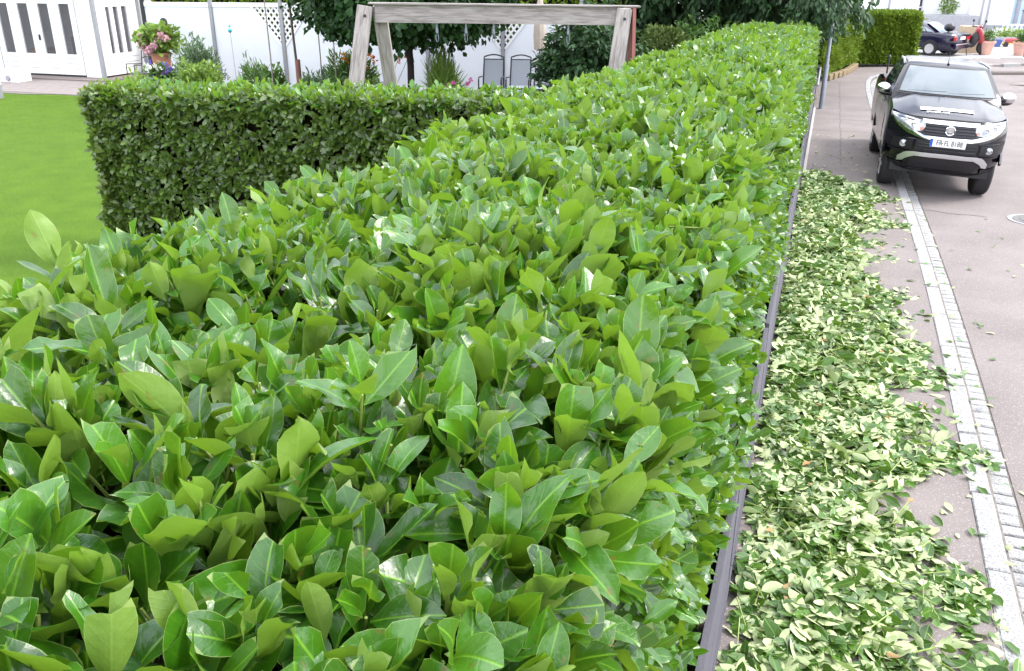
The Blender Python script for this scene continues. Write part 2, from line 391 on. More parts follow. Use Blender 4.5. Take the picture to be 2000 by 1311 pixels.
_f = np.array([-math.sin(YAW) * math.cos(PITCH), math.cos(YAW) * math.cos(PITCH), -math.sin(PITCH)])
_r = np.array([math.cos(YAW), math.sin(YAW), 0]); _u = np.cross(_r, _f)
def most_seen(batches, n, cell=5.0):
    """which leaves of the batches show largest from the photographer's place (only to choose which get an object of their own)"""
    gx, gy = int(1024 / cell) + 1, int(671 / cell) + 1
    depth = np.full(gx * gy, 1e9); owner = np.full(gx * gy, -1, np.int64); off = 0; offs = []
    for b in batches:
        w = b.v - np.array([0, 0, CAM_Z]); z = w @ _f
        X = 512 + 870.4 * (w @ _r) / np.maximum(z, .01); Y = 335.5 - 870.4 * (w @ _u) / np.maximum(z, .01)
        ok = (z > .1) & (X >= 0) & (X < 1024) & (Y >= 0) & (Y < 671)
        c = (X / cell).astype(int) + gx * (Y / cell).astype(int)
        ids = np.broadcast_to((np.arange(b.N) + off)[:, None], z.shape)[ok]; cc = c[ok]; zz = z[ok]
        o = np.argsort(-zz); dd = np.full(gx * gy, 1e9); ow = np.full(gx * gy, -1, np.int64)
        dd[cc[o]] = zz[o]; ow[cc[o]] = ids[o]
        m = dd < depth; depth[m] = dd[m]; owner[m] = ow[m]; offs.append(off); off += b.N
    cnt = np.bincount(owner[owner >= 0], minlength=off); top = np.argsort(-cnt)[:n]; top = top[cnt[top] > 0]
    sel = []
    for b, o in zip(batches, offs):
        k = np.zeros(b.N, bool); t = top[(top >= o) & (top < o + b.N)] - o; k[t] = True; sel.append(k)
    return sel

def perp_basis(d):
    h = np.where(np.abs(d[:, 2:3]) < .9, np.array([[0, 0, 1.]]), np.array([[1., 0, 0]]))
    a = unit(np.cross(d, h)); return a, np.cross(d, a)

def shoots(tip, d, k, Lm, Wr, th0, dth, step, g, spread=.17):
    """whorls of k leaves below each shoot tip; returns base, axis, normal, L, W, stem ends"""
    n = len(tip); a, b = perp_basis(d)
    j = np.arange(k)[None] * np.ones((n, 1)); ph = g.random((n, 1)) * 6.283 + 2.4 * j + g.normal(0, .25, (n, k))
    th = th0 - dth * j + g.normal(0, spread, (n, k))
    rad = a[:, None] * np.cos(ph)[..., None] + b[:, None] * np.sin(ph)[..., None]
    ax = d[:, None] * np.sin(th)[..., None] + rad * np.cos(th)[..., None]
    nr = d[:, None] * np.cos(th)[..., None] - rad * np.sin(th)[..., None]
    nr = nr + g.normal(0, .16, nr.shape)
    base = tip[:, None] - d[:, None] * (.012 + step * j)[..., None] + rad * .006
    L = Lm * np.clip(g.normal(1, .2, (n, k)), .5, 1.4) * (.88 + .05 * np.minimum(j, 4))
    W = L * np.clip(g.normal(Wr, .075, (n, k)), .28, .64)
    return base.reshape(-1, 3), ax.reshape(-1, 3), nr.reshape(-1, 3), L.ravel(), W.ravel()

def stem_mesh(tip, d, length, r, n=5):
    mb_v, mb_f = [], []; a, b = perp_basis(d); N = len(tip)
    ang = np.arange(n) * 2 * np.pi / n
    ring = a[:, None] * np.cos(ang)[None, :, None] + b[:, None] * np.sin(ang)[None, :, None]
    top = tip[:, None] + ring * r[:, None, None]; bot = (tip - d * length[:, None])[:, None] + ring * (r * 1.3)[:, None, None]
    V = np.concatenate([top, bot], 1).reshape(-1, 3); F = []
    for i in range(n): F.append((i, (i + 1) % n, n + (i + 1) % n, n + i))
    faces = (np.array(F)[None] + (np.arange(N) * 2 * n)[:, None, None]).reshape(-1, 4).tolist()
    faces += (np.arange(n)[None] + (np.arange(N) * 2 * n)[:, None]).tolist()
    return V.tolist(), faces

# ================================================================== GROUND, ROAD, PAVEMENT
ROAD_Z = -.085
tag(MB().add([(-400, -400, -.14), (400, -400, -.14), (400, 800, -.14), (-400, 800, -.14)], [(0, 1, 2, 3)]).build('ground', M_ground), kind='structure')
KERB = [(1.13, -2.0), (1.14, 1.0), (1.15, 3.7), (1.17, 4.54), (1.20, 5.7), (1.25, 8.05), (1.27, 10.67), (1.25, 14.42), (1.20, 18.5), (1.15, 22.2), (1.13, 25.0), (1.17, 27.6),
        (1.27, 29.0), (1.45, 29.9), (1.75, 30.5), (2.2, 30.95), (3.0, 31.4), (4.2, 31.9), (6.0, 32.6), (9, 33.6), (16, 36)]
def resample(path, step):
    P = [Vector((x, y, 0)) for x, y in path]; out = [P[0].copy()]; acc = 0
    # smooth by Catmull-Rom first
    S = []
    for i in range(len(P) - 1):
        p0, p1, p2, p3 = P[max(i - 1, 0)], P[i], P[i + 1], P[min(i + 2, len(P) - 1)]
        for k in range(12):
            t = k / 12; S.append(.5 * ((2 * p1) + (p2 - p0) * t + (2 * p0 - 5 * p1 + 4 * p2 - p3) * t * t + (3 * p1 - p0 - 3 * p2 + p3) * t ** 3))
    S.append(P[-1]); out = [S[0]]; need = step
    for a, b in zip(S, S[1:]):
        d = (b - a).length; pos = 0
        while d - pos >= need:
            pos += need; out.append(a.lerp(b, pos / d)); need = step
        need -= d - pos
    return out
def offset(path, o):
    r = []
    for i, p in enumerate(path):
        d = (path[min(i + 1, len(path) - 1)] - path[max(i - 1, 0)]).normalized(); r.append(p + Vector((d.y, -d.x, 0)) * o)
    return r
kp = resample(KERB, .5)
outer = offset(kp, .30)
# road sheet: from the gutter to the far side, one sheet
road = MB()
V = []
for p in outer: V.append((p.x, p.y, ROAD_Z))
nn = len(V)
for p in outer:
    V.append((max(p.x + 4.2, 6.0) if p.y < 29 else p.x + 3.5, p.y, ROAD_Z))
road.add(V, [(i, nn + i, nn + i + 1, i + 1) for i in range(nn - 1)])
road.add([(.8, 29.5, ROAD_Z - .004), (60, 29.5, ROAD_Z - .004), (60, 60, ROAD_Z - .004), (.8, 60, ROAD_Z - .004)], [(0, 1, 2, 3)])
tag(road.build('road', M_asphalt), kind='structure')
# pavement slab between fence and kerb
pm = MB(); V = []
for p in kp: V.append((p.x, p.y, 0))
nn = len(V)
for p in kp: V.append((-.30 if p.y < 27 else -.3 + max(0, p.x - 1.0) * .95, p.y if p.y < 27 else min(p.y + 1.2, 34), 0))
pm.add(V, [(i, i + 1, nn + i + 1, nn + i) for i in range(nn - 1)])
pm.f = [f[::-1] for f in pm.f]
def pavement_mat():
    m = M_asphalt.copy(); m.name = 'pavement_asphalt'; n, l = m.node_tree.nodes, m.node_tree.links; p = n['Principled BSDF']
    src = p.inputs['Base Color'].links[0].from_socket
    co = n.new('ShaderNodeTexCoord'); sp = n.new('ShaderNodeSeparateXYZ'); l.new(co.outputs['Object'], sp.inputs[0])
    no = n.new('ShaderNodeTexNoise'); no.inputs['Scale'].default_value = 5; l.new(co.outputs['Object'], no.inputs['Vector'])
    def M(op, a, b):
        k = n.new('ShaderNodeMath'); k.operation = op
        for i, v in enumerate((a, b)):
            if isinstance(v, (int, float)): k.inputs[i].default_value = v
            else: l.new(v, k.inputs[i])
        return k.outputs[0]
    wob = M('MULTIPLY', M('SUBTRACT', no.outputs['Fac'], .5), .12)
    tot = None
    for y in (18.95, 20.5, 22.15, 24.5, 27.6):       # trench patch seams across the pavement
        d = M('LESS_THAN', M('ABSOLUTE', M('SUBTRACT', M('ADD', sp.outputs[1], wob), y), 0), .03)
        d = M('LESS_THAN', M('ABSOLUTE', M('SUBTRACT', M('ADD', sp.outputs[1], wob), y), 0), .022)
        tot = d if tot is None else M('MAXIMUM', tot, d)
    lo = M('LESS_THAN', M('ABSOLUTE', M('SUBTRACT', M('ADD', sp.outputs[0], wob), .47), 0), .010)
    lo = M('MULTIPLY', lo, M('GREATER_THAN', sp.outputs[1], 15.5)); lo = M('MULTIPLY', lo, M('LESS_THAN', sp.outputs[1], 27.6))
    tot = M('MAXIMUM', tot, lo)
    patch = M('MULTIPLY', M('GREATER_THAN', sp.outputs[1], 22.15), M('LESS_THAN', sp.outputs[1], 24.5))
    q = n.new('ShaderNodeMix'); q.data_type = 'RGBA'; l.new(M('MULTIPLY', patch, .35), q.inputs[0]); l.new(src, q.inputs[6]); q.inputs[7].default_value = (.17, .145, .14, 1)
    q2 = n.new('ShaderNodeMix'); q2.data_type = 'RGBA'; l.new(M('MULTIPLY', tot, .75), q2.inputs[0]); l.new(q.outputs[2], q2.inputs[6]); q2.inputs[7].default_value = (.09, .075, .07, 1)
    l.new(q2.outputs[2], p.inputs['Base Color']); return m
tag(pm.build('pavement', pavement_mat()), kind='structure')

# short mown grass blades where the lawn is in view
GRASS = leaf_mat('grass_blade', (.042, .100, .004), (.150, .245, .014), (.12, .20, .012), (.20, .34, .015), rough=.5, tfac=.25, vein=.0, edge=(.1, .17, .02), spec=.3)
g = np.random.default_rng(12); n = 95000
gy = g.uniform(2.2, 18.0, n); gx = -gy * g.uniform(.93, 1.24, n) - g.uniform(0, .6, n) + .35
az = g.random(n) * 6.283; a = np.stack([np.cos(az) * .6, np.sin(az) * .6, np.full(n, .8)], 1)
L = g.uniform(.035, .085, n); gr = Leaves(np.stack([gx, gy, np.full(n, -.004)], 1), a, np.stack([-np.cos(az), -np.sin(az), np.full(n, .7)], 1), L, np.full(n, .008) + gy * .0009, 1, 2, wave=np.zeros(n), fold=np.zeros(n), seed=13,
    rnd=np.clip(.5 + .35 * np.sin(gx * 1.7 + gy * .9) * np.sin(gy * 1.3 - gx * .6) + g.normal(0, .38, n), 0, 1))
k = (gx > -19.6) | (gy < 17.8); k &= ~((gx > -7.6) & (gy > 7.3)); k &= gx < -2.2
o = link('grass_blades', leaves_mesh('grass_blades', [(gr, np.nonzero(k)[0])], GRASS)); tag(o, 'short mown grass blades of the garden lawn', 'grass', kind='stuff')

# granite kerb: single stones; gutter row: single setts
def stone_mesh(name, L, W, Hh, seed):
    g = random.Random(seed); mb = MB(); ch = .008
    mb.box((0, 0, -Hh / 2), (W, L, Hh), ch=ch)
    mb.v = [(x + g.uniform(-.004, .004), y + g.uniform(-.004, .004), z + (g.uniform(-.003, .003) if z > -.03 else 0)) for x, y, z in mb.v]
    return mb.mesh(name, M_granite)
def along(path, L, gap):
    out = []; pts = resample(path, L + gap)
    for a, b in zip(pts, pts[1:]): d = b - a; out.append(((a + b) / 2, math.atan2(-d.x, d.y)))
    return out
kb = MB(); kin = offset(kp, -.004); kout = offset(kp, .145)
V = [(p.x, p.y, -.012) for p in kin] + [(p.x, p.y, -.012) for p in kout]; nn = len(kin)
V += [(p.x, p.y, ROAD_Z - .012) for p in kout] + [(p.x, p.y, ROAD_Z - .006) for p in offset(kp, .305)]
kb.add(V, [(i, nn + i, nn + i + 1, i + 1) for i in range(nn - 1)] + [(nn + i, 2 * nn + i, 2 * nn + i + 1, nn + i + 1) for i in range(nn - 1)] + [(2 * nn + i, 3 * nn + i, 3 * nn + i + 1, 2 * nn + i + 1) for i in range(nn - 1)])
kerb = tag(kb.build('kerb', M_mortar), kind='structure')
KW, SW = .125, .135
km = [stone_mesh('kerb_stone', .80, KW, .2, i) for i in range(4)]
for i, (p, a) in enumerate(along([(q.x, q.y) for q in offset(kp, .002 + KW / 2)][:70], .80, .012)):
    o = link('kerb_stone', km[i % 4], kerb); o.location = (p.x, p.y, .004); o.rotation_euler = (0, 0, a)
sm = [stone_mesh('sett', .105, SW, .12, 20 + i) for i in range(8)]
for i, (p, a) in enumerate(along([(q.x, q.y) for q in offset(kp, .02 + KW + SW / 2)][4:68], .105, .014)):
    if i >= 285: break
    o = link('sett', sm[random.randrange(8)], kerb); o.location = (p.x + random.uniform(-.004, .004), p.y, ROAD_Z + .010 + random.uniform(-.004, .003)); o.rotation_euler = (random.uniform(-.02, .02), 0, a + random.uniform(-.03, .03))

# road crack, manhole, far island
mh = empty('manhole_cover', (2.90, 12.95, ROAD_Z), label='round iron manhole cover set in the road in front of the black pickup', cat='manhole cover')
mh.scale = (.78, .78, 1); ringm = MB(); ringm.lathe((0, 0, 0), [(.40, .001), (.40, .008), (.34, .008), (.33, .004)], 40); ringm.build('frame_ring', M_grwall, mh)
MB().lathe((0, 0, 0), [(.325, .001), (.325, .010), (.29, .010), (.28, .005), (.22, .005), (.21, .011), (.02, .011)], 40).build('lid', M_manhole, mh)
crack = MB(); pts = [(1.5 + .12 * i, 13.05 - .02 * i + .03 * math.sin(i * 1.3) + random.uniform(-.012, .012)) for i in range(8)]
for (x0, y0), (x1, y1) in zip(pts, pts[1:]):
    crack.add([(x0, y0 - .006, ROAD_Z + .004), (x1, y1 - .006, ROAD_Z + .004), (x1, y1 + .006, ROAD_Z + .004), (x0, y0 + .006, ROAD_Z + .004)], [(0, 1, 2, 3)])
tag(crack.build('road_crack_seam', M_rubber), kind='structure')
isl = [(4.95 + .55 * (1 - math.cos(t)), 26.6 - 1.6 + 1.6 * math.sin(t) + .0) for t in [i * math.pi / 16 for i in range(9)]]
tag(MB().poly([(12, 18), (12, 26.6)] + [(x, y) for x, y in isl[::-1]] + [(4.95, 18)][::-1], ROAD_Z - .03, -.01).build('pavement_corner', M_plaza), kind='structure')

# far pavement, plaza beyond the bend
tag(MB().poly([(4.6, 34.0), (6.6, 35.7), (30, 46), (30, 60), (4.2, 60), (4.0, 36.6)], ROAD_Z - .03, -.012).build('far_pavement', M_asphalt), kind='structure')
tag(MB().poly([(1.2, 36.4), (4.1, 36.5), (6.95, 37.7), (30, 47), (30, 75), (-12, 75), (-12, 36.4)], ROAD_Z - .03, -.004).build('plaza', M_plaza), kind='structure')
fk = empty('far_kerb', kind='structure')
for (a, b) in (((4.6, 34.0), (6.6, 35.7)), ((6.6, 35.7), (12, 38.1)), ((4.05, 36.55), (6.95, 37.72)), ((6.95, 37.72), (12, 39.8))):
    a, b = Vector((*a, 0)), Vector((*b, 0)); n = int((b - a).length / .9)
    for i in range(n):
        p = a.lerp(b, (i + .5) / n); d = (b - a)
        o = link('kerb_stone', km[i % 4], fk); o.location = (p.x, p.y, .012); o.rotation_euler = (0, 0, math.atan2(-d.x, d.y))

# garden terrain: lawn sheet, bed soil, patio
tag(MB().poly([(-60, -4), (-.34, -4), (-.34, 28), (-60, 28)], -.10, -.004).build('lawn', M_lawn), kind='structure')
tag(MB().add([(-14.2, 15.3, .004), (-3.0, 14.6, .004), (-2.2, 24, .004), (-17.2, 20.4, .004), (-17.0, 18.9, .004)], [(0, 1, 2, 3, 4)]).build('flower_bed_soil', M_soil), kind='structure')
pat = tag(MB().poly([(-30, 18.15), (-19.6, 17.95), (-17.2, 18.75), (-17.4, 23.5), (-30, 23.5)], -.02, .012).build('patio_path', M_mortar), kind='structure')
pv = [MB().box((0, 0, 0), (.385, .285, .03), ch=.006).mesh('paver', M_pave) for _ in range(1)][0]
npv = 0
for r in range(11):
    for c in range(26):
        x, y = -29 + .395 * c + (.2 if r % 2 else 0) + 3.0, 18.35 + .295 * r
        if x > -17.7 or (y > 20.7 and x < -19.6) or npv >= 285: continue
        if x < -24.6: continue
        o = link('paver', pv, pat); o.location = (x, y, .010 + random.uniform(-.002, .002)); npv += 1
tag(MB().poly([(-30, 20.62), (-19.3, 20.62), (-19.3, 23.4), (-30, 23.4)], 0, .055).build('house_slab_floor', M_slab), kind='structure')

# ================================================================== LAUREL HEDGE ALONG THE STREET
hedge = empty('laurel_hedge', (-1.1, 11, 0), label='long clipped cherry laurel hedge running up the pavement behind a grey fence', cat='hedge')
HX0, HX1, HY1 = -2.06, -.20, 21.6
def ztop(y): return 2.27 - .0195 * np.minimum(y, 22.5)
def hx0(y): return HX0 + np.clip((y - 9) / 13, 0, 1) * .14
def top_patch(y0, y1, dens, k, nl, nw, seed, Lm):
    g = np.random.default_rng(seed); n = int((y1 - y0) * (HX1 - HX0) * dens)
    y = g.uniform(y0, y1, n); xx = g.random(n); xl = hx0(y); x = xl + .03 + xx * (HX1 - xl - .05)
    mid = (HX0 + HX1) / 2
    bulge = .035 * np.sin(x * 5.1 + y * 2.3) + .03 * np.sin(y * 4.7 - x * 3.1) + g.normal(0, .025, n)
    dome = -.10 * np.abs((x - mid) / .93) ** 5
    z = ztop(y) + bulge + dome
    tip = np.stack([x, y, z - g.uniform(.005, .075, n)], 1)
    out = np.clip((x - mid) / .93, -1, 1) ** 3 * .55
    d = unit(np.stack([out + g.normal(0, .22, n), g.normal(0, .22, n), np.ones(n)], 1))
    b, a, nr, L, W = shoots(tip, d, k, Lm, .44, 1.27, .115, .026, g, .26)
    plane = np.repeat(z + .012 + g.normal(0, .018, n), k)
    rise = a[:, 2] * L; over = (b[:, 2] + rise - plane)
    c0 = np.where(over > 0, np.clip(1 - over / np.maximum(rise, .01), .38, 1), 1.0)
    free = g.random(len(c0)) < .15
    c0 = np.where(free, 1.0, c0)
    c1 = np.where(c0 < .97, g.normal(0, .11, len(c0)), 0)
    young = np.repeat(g.random(n) ** 1.4, k); rnd = np.clip(.55 * young + .55 * g.random(len(c0)) - .05, 0, 1)
    return Leaves(b, a, nr, L, W, nl, nw, c0, c1, rnd=rnd, seed=seed), tip, d
def side_patch(y0, y1, z0, dens, k, nl, nw, seed, Lm, face=1):
    g = np.random.default_rng(seed); A = (y1 - y0) * (2.1 - z0); n = int(A * dens)
    y = g.uniform(y0, y1, n); zt = ztop(y) - .04; z = z0 + g.random(n) * (zt - z0)
    zr = (zt - z) / 1.2
    if face > 0: xs = HX1 - .03 + .108 * np.clip(zr, 0, 1)
    else: xs = hx0(y) - .02
    bulge = .03 * np.sin(z * 6 + y * 2.1) + .02 * np.sin(y * 5.3 - z * 4) + g.normal(0, .02, n)
    x = xs + face * (bulge - .03)
    tip = np.stack([x - face * .03, y, z], 1)
    d = unit(np.stack([face * (.85 + g.normal(0, .2, n)), g.normal(0, .35, n), .55 + g.normal(0, .35, n)], 1))
    b, a, nr, L, W = shoots(tip, d, k, Lm, .47, 1.0, .14, .02, g, .3)
    nr = nr + np.array([face * .25, 0, .25])
    plane = np.repeat(xs + face * (.035 + g.normal(0, .015, n)), k)
    reach = a[:, 0] * face * L; over = b[:, 0] * face + reach - plane * face
    c0 = np.where((over > 0) & (reach > .005), np.clip(1 - over / np.maximum(reach, .01), .4, 1), 1.0)
    c0 = np.where(g.random(len(c0)) < .15, 1.0, c0); c1 = np.where(c0 < .97, g.normal(0, .1, len(c0)), 0)
    rnd = np.clip(np.repeat(g.random(n), k) * .45 + g.random(len(c0)) * .55, 0, 1)
    return Leaves(b, a, nr, L, W, nl, nw, c0, c1, rnd=rnd, seed=seed), tip, d
T1, t1, d1 = top_patch(.2, 3.2, 140, 8, 9, 4, 31, .142)
T2, t2, d2 = top_patch(3.2, 8, 122, 7, 6, 2, 32, .142)
T3, t3, d3 = top_patch(8, HY1, 95, 6, 4, 2, 33, .138)
S1, u1, e1 = side_patch(.6, 4.2, .86, 150, 7, 6, 2, 34, .094)
S2, u2, e2 = side_patch(4.2, 10, .88, 140, 6, 4, 2, 35, .092)
S3, u3, e3 = side_patch(10, HY1, .88, 115, 6, 3, 2, 36, .092)
B1, _, _ = side_patch(.6, 6, .5, 40, 6, 3, 2, 37, .11, -1)
B0, _, _ = side_patch(-.4, .6, .7, 120, 6, 3, 2, 136, .095)
TB, _, _ = top_patch(-.4, .2, 110, 6, 4, 2, 137, .14)
B2, _, _ = side_patch(6, HY1, .9, 50, 6, 3, 2, 38, .11, -1)
# far end face
g = np.random.default_rng(39); n = 260
tip = np.stack([g.uniform(-1.9, -.2, n), HY1 + g.normal(0, .04, n), g.uniform(.3, 1.82, n)], 1)
dd = unit(np.stack([g.normal(0, .3, n), .8 * np.ones(n), g.normal(.5, .3, n)], 1))
b, a, nr, L, W = shoots(tip, dd, 6, .11, .47, 1.0, .14, .02, g, .3)
B3 = Leaves(b, a, nr, L, W, 3, 2, seed=39)
HB = [T1, T2, S1, S2]; sel = most_seen(HB, 300)
for bt, k in zip(HB, sel):
    for i in np.nonzero(k)[0]:
        o = link('leaf', leaves_mesh('leaf', [(bt, np.array([i]))], LAUREL, True), hedge)
        o.location = Vector(bt.base[i]) - hedge.location
fo = link('foliage', leaves_mesh('foliage', [(bt, np.nonzero(~k)[0]) for bt, k in zip(HB, sel)] + [(T3, None), (S3, None), (B1, None), (B2, None), (B3, None), (B0, None), (TB, None)], LAUREL), hedge)
fo.location = -hedge.location; fo['kind'] = 'stuff'
tw = MB()
for tp, dr, m, ln in ((t1, d1, 1.0, .30), (t2, d2, 1.0, .25), (u1, e1, .8, .2)):
    gk = np.random.default_rng(5); cut = tp + dr * (-.06 + .06 * gk.random((len(tp), 1)))
    Vv, Ff = stem_mesh(cut, dr, ln * (.8 + .4 * gk.random(len(tp))), m * (.0024 + .0012 * gk.random(len(tp)))); tw.add(Vv, Ff)
o = tw.build('twigs', M_stem, hedge); o.location = -hedge.location; o['kind'] = 'stuff'
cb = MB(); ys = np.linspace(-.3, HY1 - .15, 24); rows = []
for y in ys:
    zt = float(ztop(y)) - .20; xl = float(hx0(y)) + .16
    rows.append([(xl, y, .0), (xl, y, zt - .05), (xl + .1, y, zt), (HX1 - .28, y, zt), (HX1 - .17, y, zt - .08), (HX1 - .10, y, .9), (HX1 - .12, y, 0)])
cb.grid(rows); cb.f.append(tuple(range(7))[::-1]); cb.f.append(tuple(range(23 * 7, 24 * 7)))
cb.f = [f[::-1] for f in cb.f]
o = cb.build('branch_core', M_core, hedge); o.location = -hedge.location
# a few thick brown branches inside
gb = random.Random(3)
for i in range(46):
    y = gb.uniform(.7, 6); x = gb.uniform(-1.9, -.35); z = float(ztop(y)) - .2
    p = Vector((x, y, z)); q = p + Vector((gb.uniform(-.12, .12), gb.uniform(-.12, .12), -.35)); o = MB().tube([p, (p + q) / 2 + Vector((gb.uniform(-.03, .03), 0, 0)), q], [.006, .009, .012], 6).build('branch', M_bark, hedge, smooth=True); o.location = -hedge.location

# ================================================================== GREY FENCE UNDER THE HEDGE
FX = -.125
fence = empty('board_fence', (FX, 11, 0), label='grey composite board fence half hidden under the overhanging laurel hedge', cat='fence')
def ribbed_board(L, Hh):
    rows = []; n = 14
    for y in (-L / 2, L / 2):
        row = []
        for i in range(n * 2 + 1):
            z = Hh * i / (2 * n); dx = .0 if (i // 1) % 2 == 0 else -.004
            row.append((dx, y, z))
        rows.append(row)
    mb = MB(); mb.grid(rows); mb.f = [f[::-1] for f in mb.f]
    mb.add([(-.025, -L / 2, 0), (-.025, L / 2, 0), (-.025, L / 2, Hh), (-.025, -L / 2, Hh)], [(0, 1, 2, 3)])
    mb.add([(-.025, -L / 2, Hh), (0, -L / 2, Hh), (0, L / 2, Hh), (-.025, L / 2, Hh)], [(0, 1, 2, 3)])
    mb.add([(-.025, -L / 2, 0), (0, -L / 2, 0), (0, -L / 2, Hh), (-.025, -L / 2, Hh)], [(0, 1, 2, 3)])
    mb.add([(-.025, L / 2, 0), (0, L / 2, 0), (0, L / 2, Hh), (-.025, L / 2, Hh)], [(0, 1, 2, 3)])
    return mb.mesh('board', M_fence)
bmesh_ = ribbed_board(1.74, .285)
postm = MB().box((0, 0, .48), (.07, .07, .96), ch=.01).mesh('post', M_fence)
capm = MB().box((0, 0, .978), (.086, .086, .03), ch=.008).mesh('post_cap', M_fence)
trimm = MB().box((0, 0, 0), (.008, 1.74, .006)).mesh('trim_strip', M_fence)
for i in range(12):
    yc = .9 + 1.82 * i - 11
    for j in range(3):
        o = link('board', bmesh_, fence); o.location = (0, yc, .006 + j * .297)
    o = link('trim_strip', trimm, fence); o.location = (.006, yc, .006 + .291)
    o = link('post', postm, fence); o.location = ((-.066 if i < 11 else -.02), yc + .91, 0)
    if i == 11: c = link('post_cap', capm, o)
basem = MB().box((.03, 7.0, 0), (.05, 8.0, .09), ch=.01); basem.build('base_edging', M_plaza, fence)
rl = MB(); rl.tube([(.05, 21.9 - 11, .93), (.05, 18.4 - 11, .93)], .022, 10); rl.tube([(.05, 21.9 - 11, .93), (-.02, 21.9 - 11, .93)], .016, 8); rl.tube([(.05, 19.5 - 11, .93), (-.02, 19.5 - 11, .93)], .016, 8)
rl.build('rail', M_grey, fence, smooth=True)

# ================================================================== CLIPPINGS ON THE PAVEMENT
EDGE = [(1.0, 2.0), (1.14, 3.2), (1.12, 3.68), (1.02, 4.05), (.98, 4.34), (.80, 4.87), (1.02, 5.4), (1.15, 5.82), (1.10, 6.61), (1.10, 7.63), (.98, 8.35), (.78, 9.7), (.74, 10.69), (1.05, 12.0), (1.02, 13.3), (.75, 14.4), (.14, 14.85)]
ex = np.array([p[0] for p in EDGE]); ey = np.array([p[1] for p in EDGE])
def clip_batch(n, y0, y1, nl, nw, seed, Lm):
    g = np.random.default_rng(seed); y = g.uniform(y0, y1, n * 2); xe = np.interp(y, ey, ex)
    x = -.09 + g.random(n * 2) ** .95 * (xe + .38); fr = (x + .1) / (xe + .1)
    far_end = np.clip((14.8 - .35 * np.abs(x) - y) / .5, 0, 1)
    lump = .62 + .5 * np.sin(x * 5.7 + y * 2.9 + 1.1) * np.sin(y * 3.9 - x * 2.2) + .35 * np.sin(x * 11 - y * 7.3)
    keep = g.random(n * 2) < np.clip((1.04 + .15 * np.sin(y * 4.1 + x * 3.0) + .13 * np.sin(y * 9.3 - x * 7.1 + 1) + .10 * np.sin(y * 2.0 + x * 12) + g.normal(0, .10, n * 2) - fr) * 1.9, 0, 1) * far_end * np.clip(.48 + .55 * lump, .16, 1)
    x, y, fr, lump = x[keep][:n], y[keep][:n], fr[keep][:n], lump[keep][:n]; n = len(x)
    hp = .075 * np.clip(lump, .1, 1.3) * np.clip((1.1 - fr) * 2, .05, 1)
    z = .006 + g.random(n) ** .7 * hp
    az = g.random(n) * 6.283; tl = g.normal(.04, .28, n)
    a = np.stack([np.cos(az) * np.cos(tl), np.sin(az) * np.cos(tl), np.sin(tl)], 1)
    up = np.where(g.random(n) < .50, -1.0, 1.0)
    nr = np.stack([g.normal(0, .38, n), g.normal(0, .38, n), up], 1)
    L = Lm * np.clip(g.normal(1, .2, n), .45, 1.5); W = L * np.clip(g.normal(.42, .06, n), .28, .56)
    c0 = np.where(g.random(n) < .2, g.uniform(.5, .9, n), 1.0)
    curl = g.normal(.10, .16, n) * up
    return Leaves(np.stack([x, y, z], 1) - a * L[:, None] * .4, a, nr, L, W, nl, nw, c0, np.where(c0 < .97, g.normal(0, .12, n), 0), fold=g.normal(.16, .12, n), curl=curl, wave=np.abs(g.normal(0, .015, n)), twist_sd=.1, seed=seed)
def scatter_batch(n, xr, yr, z, nl, seed, Lm, flip=.5):
    g = np.random.default_rng(seed); x = g.uniform(*xr, n); y = g.uniform(*yr, n); az = g.random(n) * 6.283
    a = np.stack([np.cos(az), np.sin(az), g.normal(.03, .06, n)], 1); up = np.where(g.random(n) < flip, -1.0, 1.0)
    nr = np.stack([g.normal(0, .2, n), g.normal(0, .2, n), up], 1); L = Lm * np.clip(g.normal(1, .2, n), .45, 1.4)
    c0 = np.where(g.random(n) < .3, g.uniform(.5, .9, n), 1.0)
    return Leaves(np.stack([x, y, np.full(n, z) + .012], 1), a, nr, L, L * .42, nl, 2, c0, np.zeros(n), curl=g.normal(.12, .12, n) * up, seed=seed)
C1 = clip_batch(5400, 2.4, 5.2, 6, 2, 41, .116)
C2 = clip_batch(7400, 5.2, 9, 5, 2, 42, .114)
C3 = clip_batch(9500, 9, 14.9, 3, 2, 43, .112)
C4 = scatter_batch(120, (.9, 1.5), (2.6, 13.5), .0, 4, 44, .085)
C5 = scatter_batch(46, (1.5, 2.9), (4, 13), ROAD_Z, 4, 45, .075)
C6 = scatter_batch(40, (.0, 1.0), (14.6, 18.5), .0, 4, 46, .075)
C7 = scatter_batch(16, (-6.5, -2.6), (2.2, 5.5), .004, 4, 47, .10, .9)
C8 = scatter_batch(70, (-.05, 1.0), (2.6, 13), .045, 4, 48, .07)
g = np.random.default_rng(49); n = 170; y = g.uniform(2.6, 12.5, n); x = -.05 + g.random(n) * (np.interp(y, ey, ex) - .05); az = g.random(n) * 6.283
sd_ = np.stack([np.cos(az), np.sin(az), g.normal(.12, .12, n)], 1); stp = np.stack([x, y, g.uniform(.05, .10, n)], 1)
b, a, nr, L, W = shoots(stp, unit(sd_), 5, .105, .42, .75, .08, .03, g, .3)
a[:, 2] *= .35; nr[:, 2] += np.where(np.repeat(g.random(n), 5) < .5, .8, -.8); b[:, 2] = np.maximum(b[:, 2], .03)
C9 = Leaves(b, a, nr, L, W, 5, 2, seed=49)
CB = [C1, C2, C4, C5]
occl = [S1]
selc = most_seen(CB + occl, 520)[:4]
cnt = 0
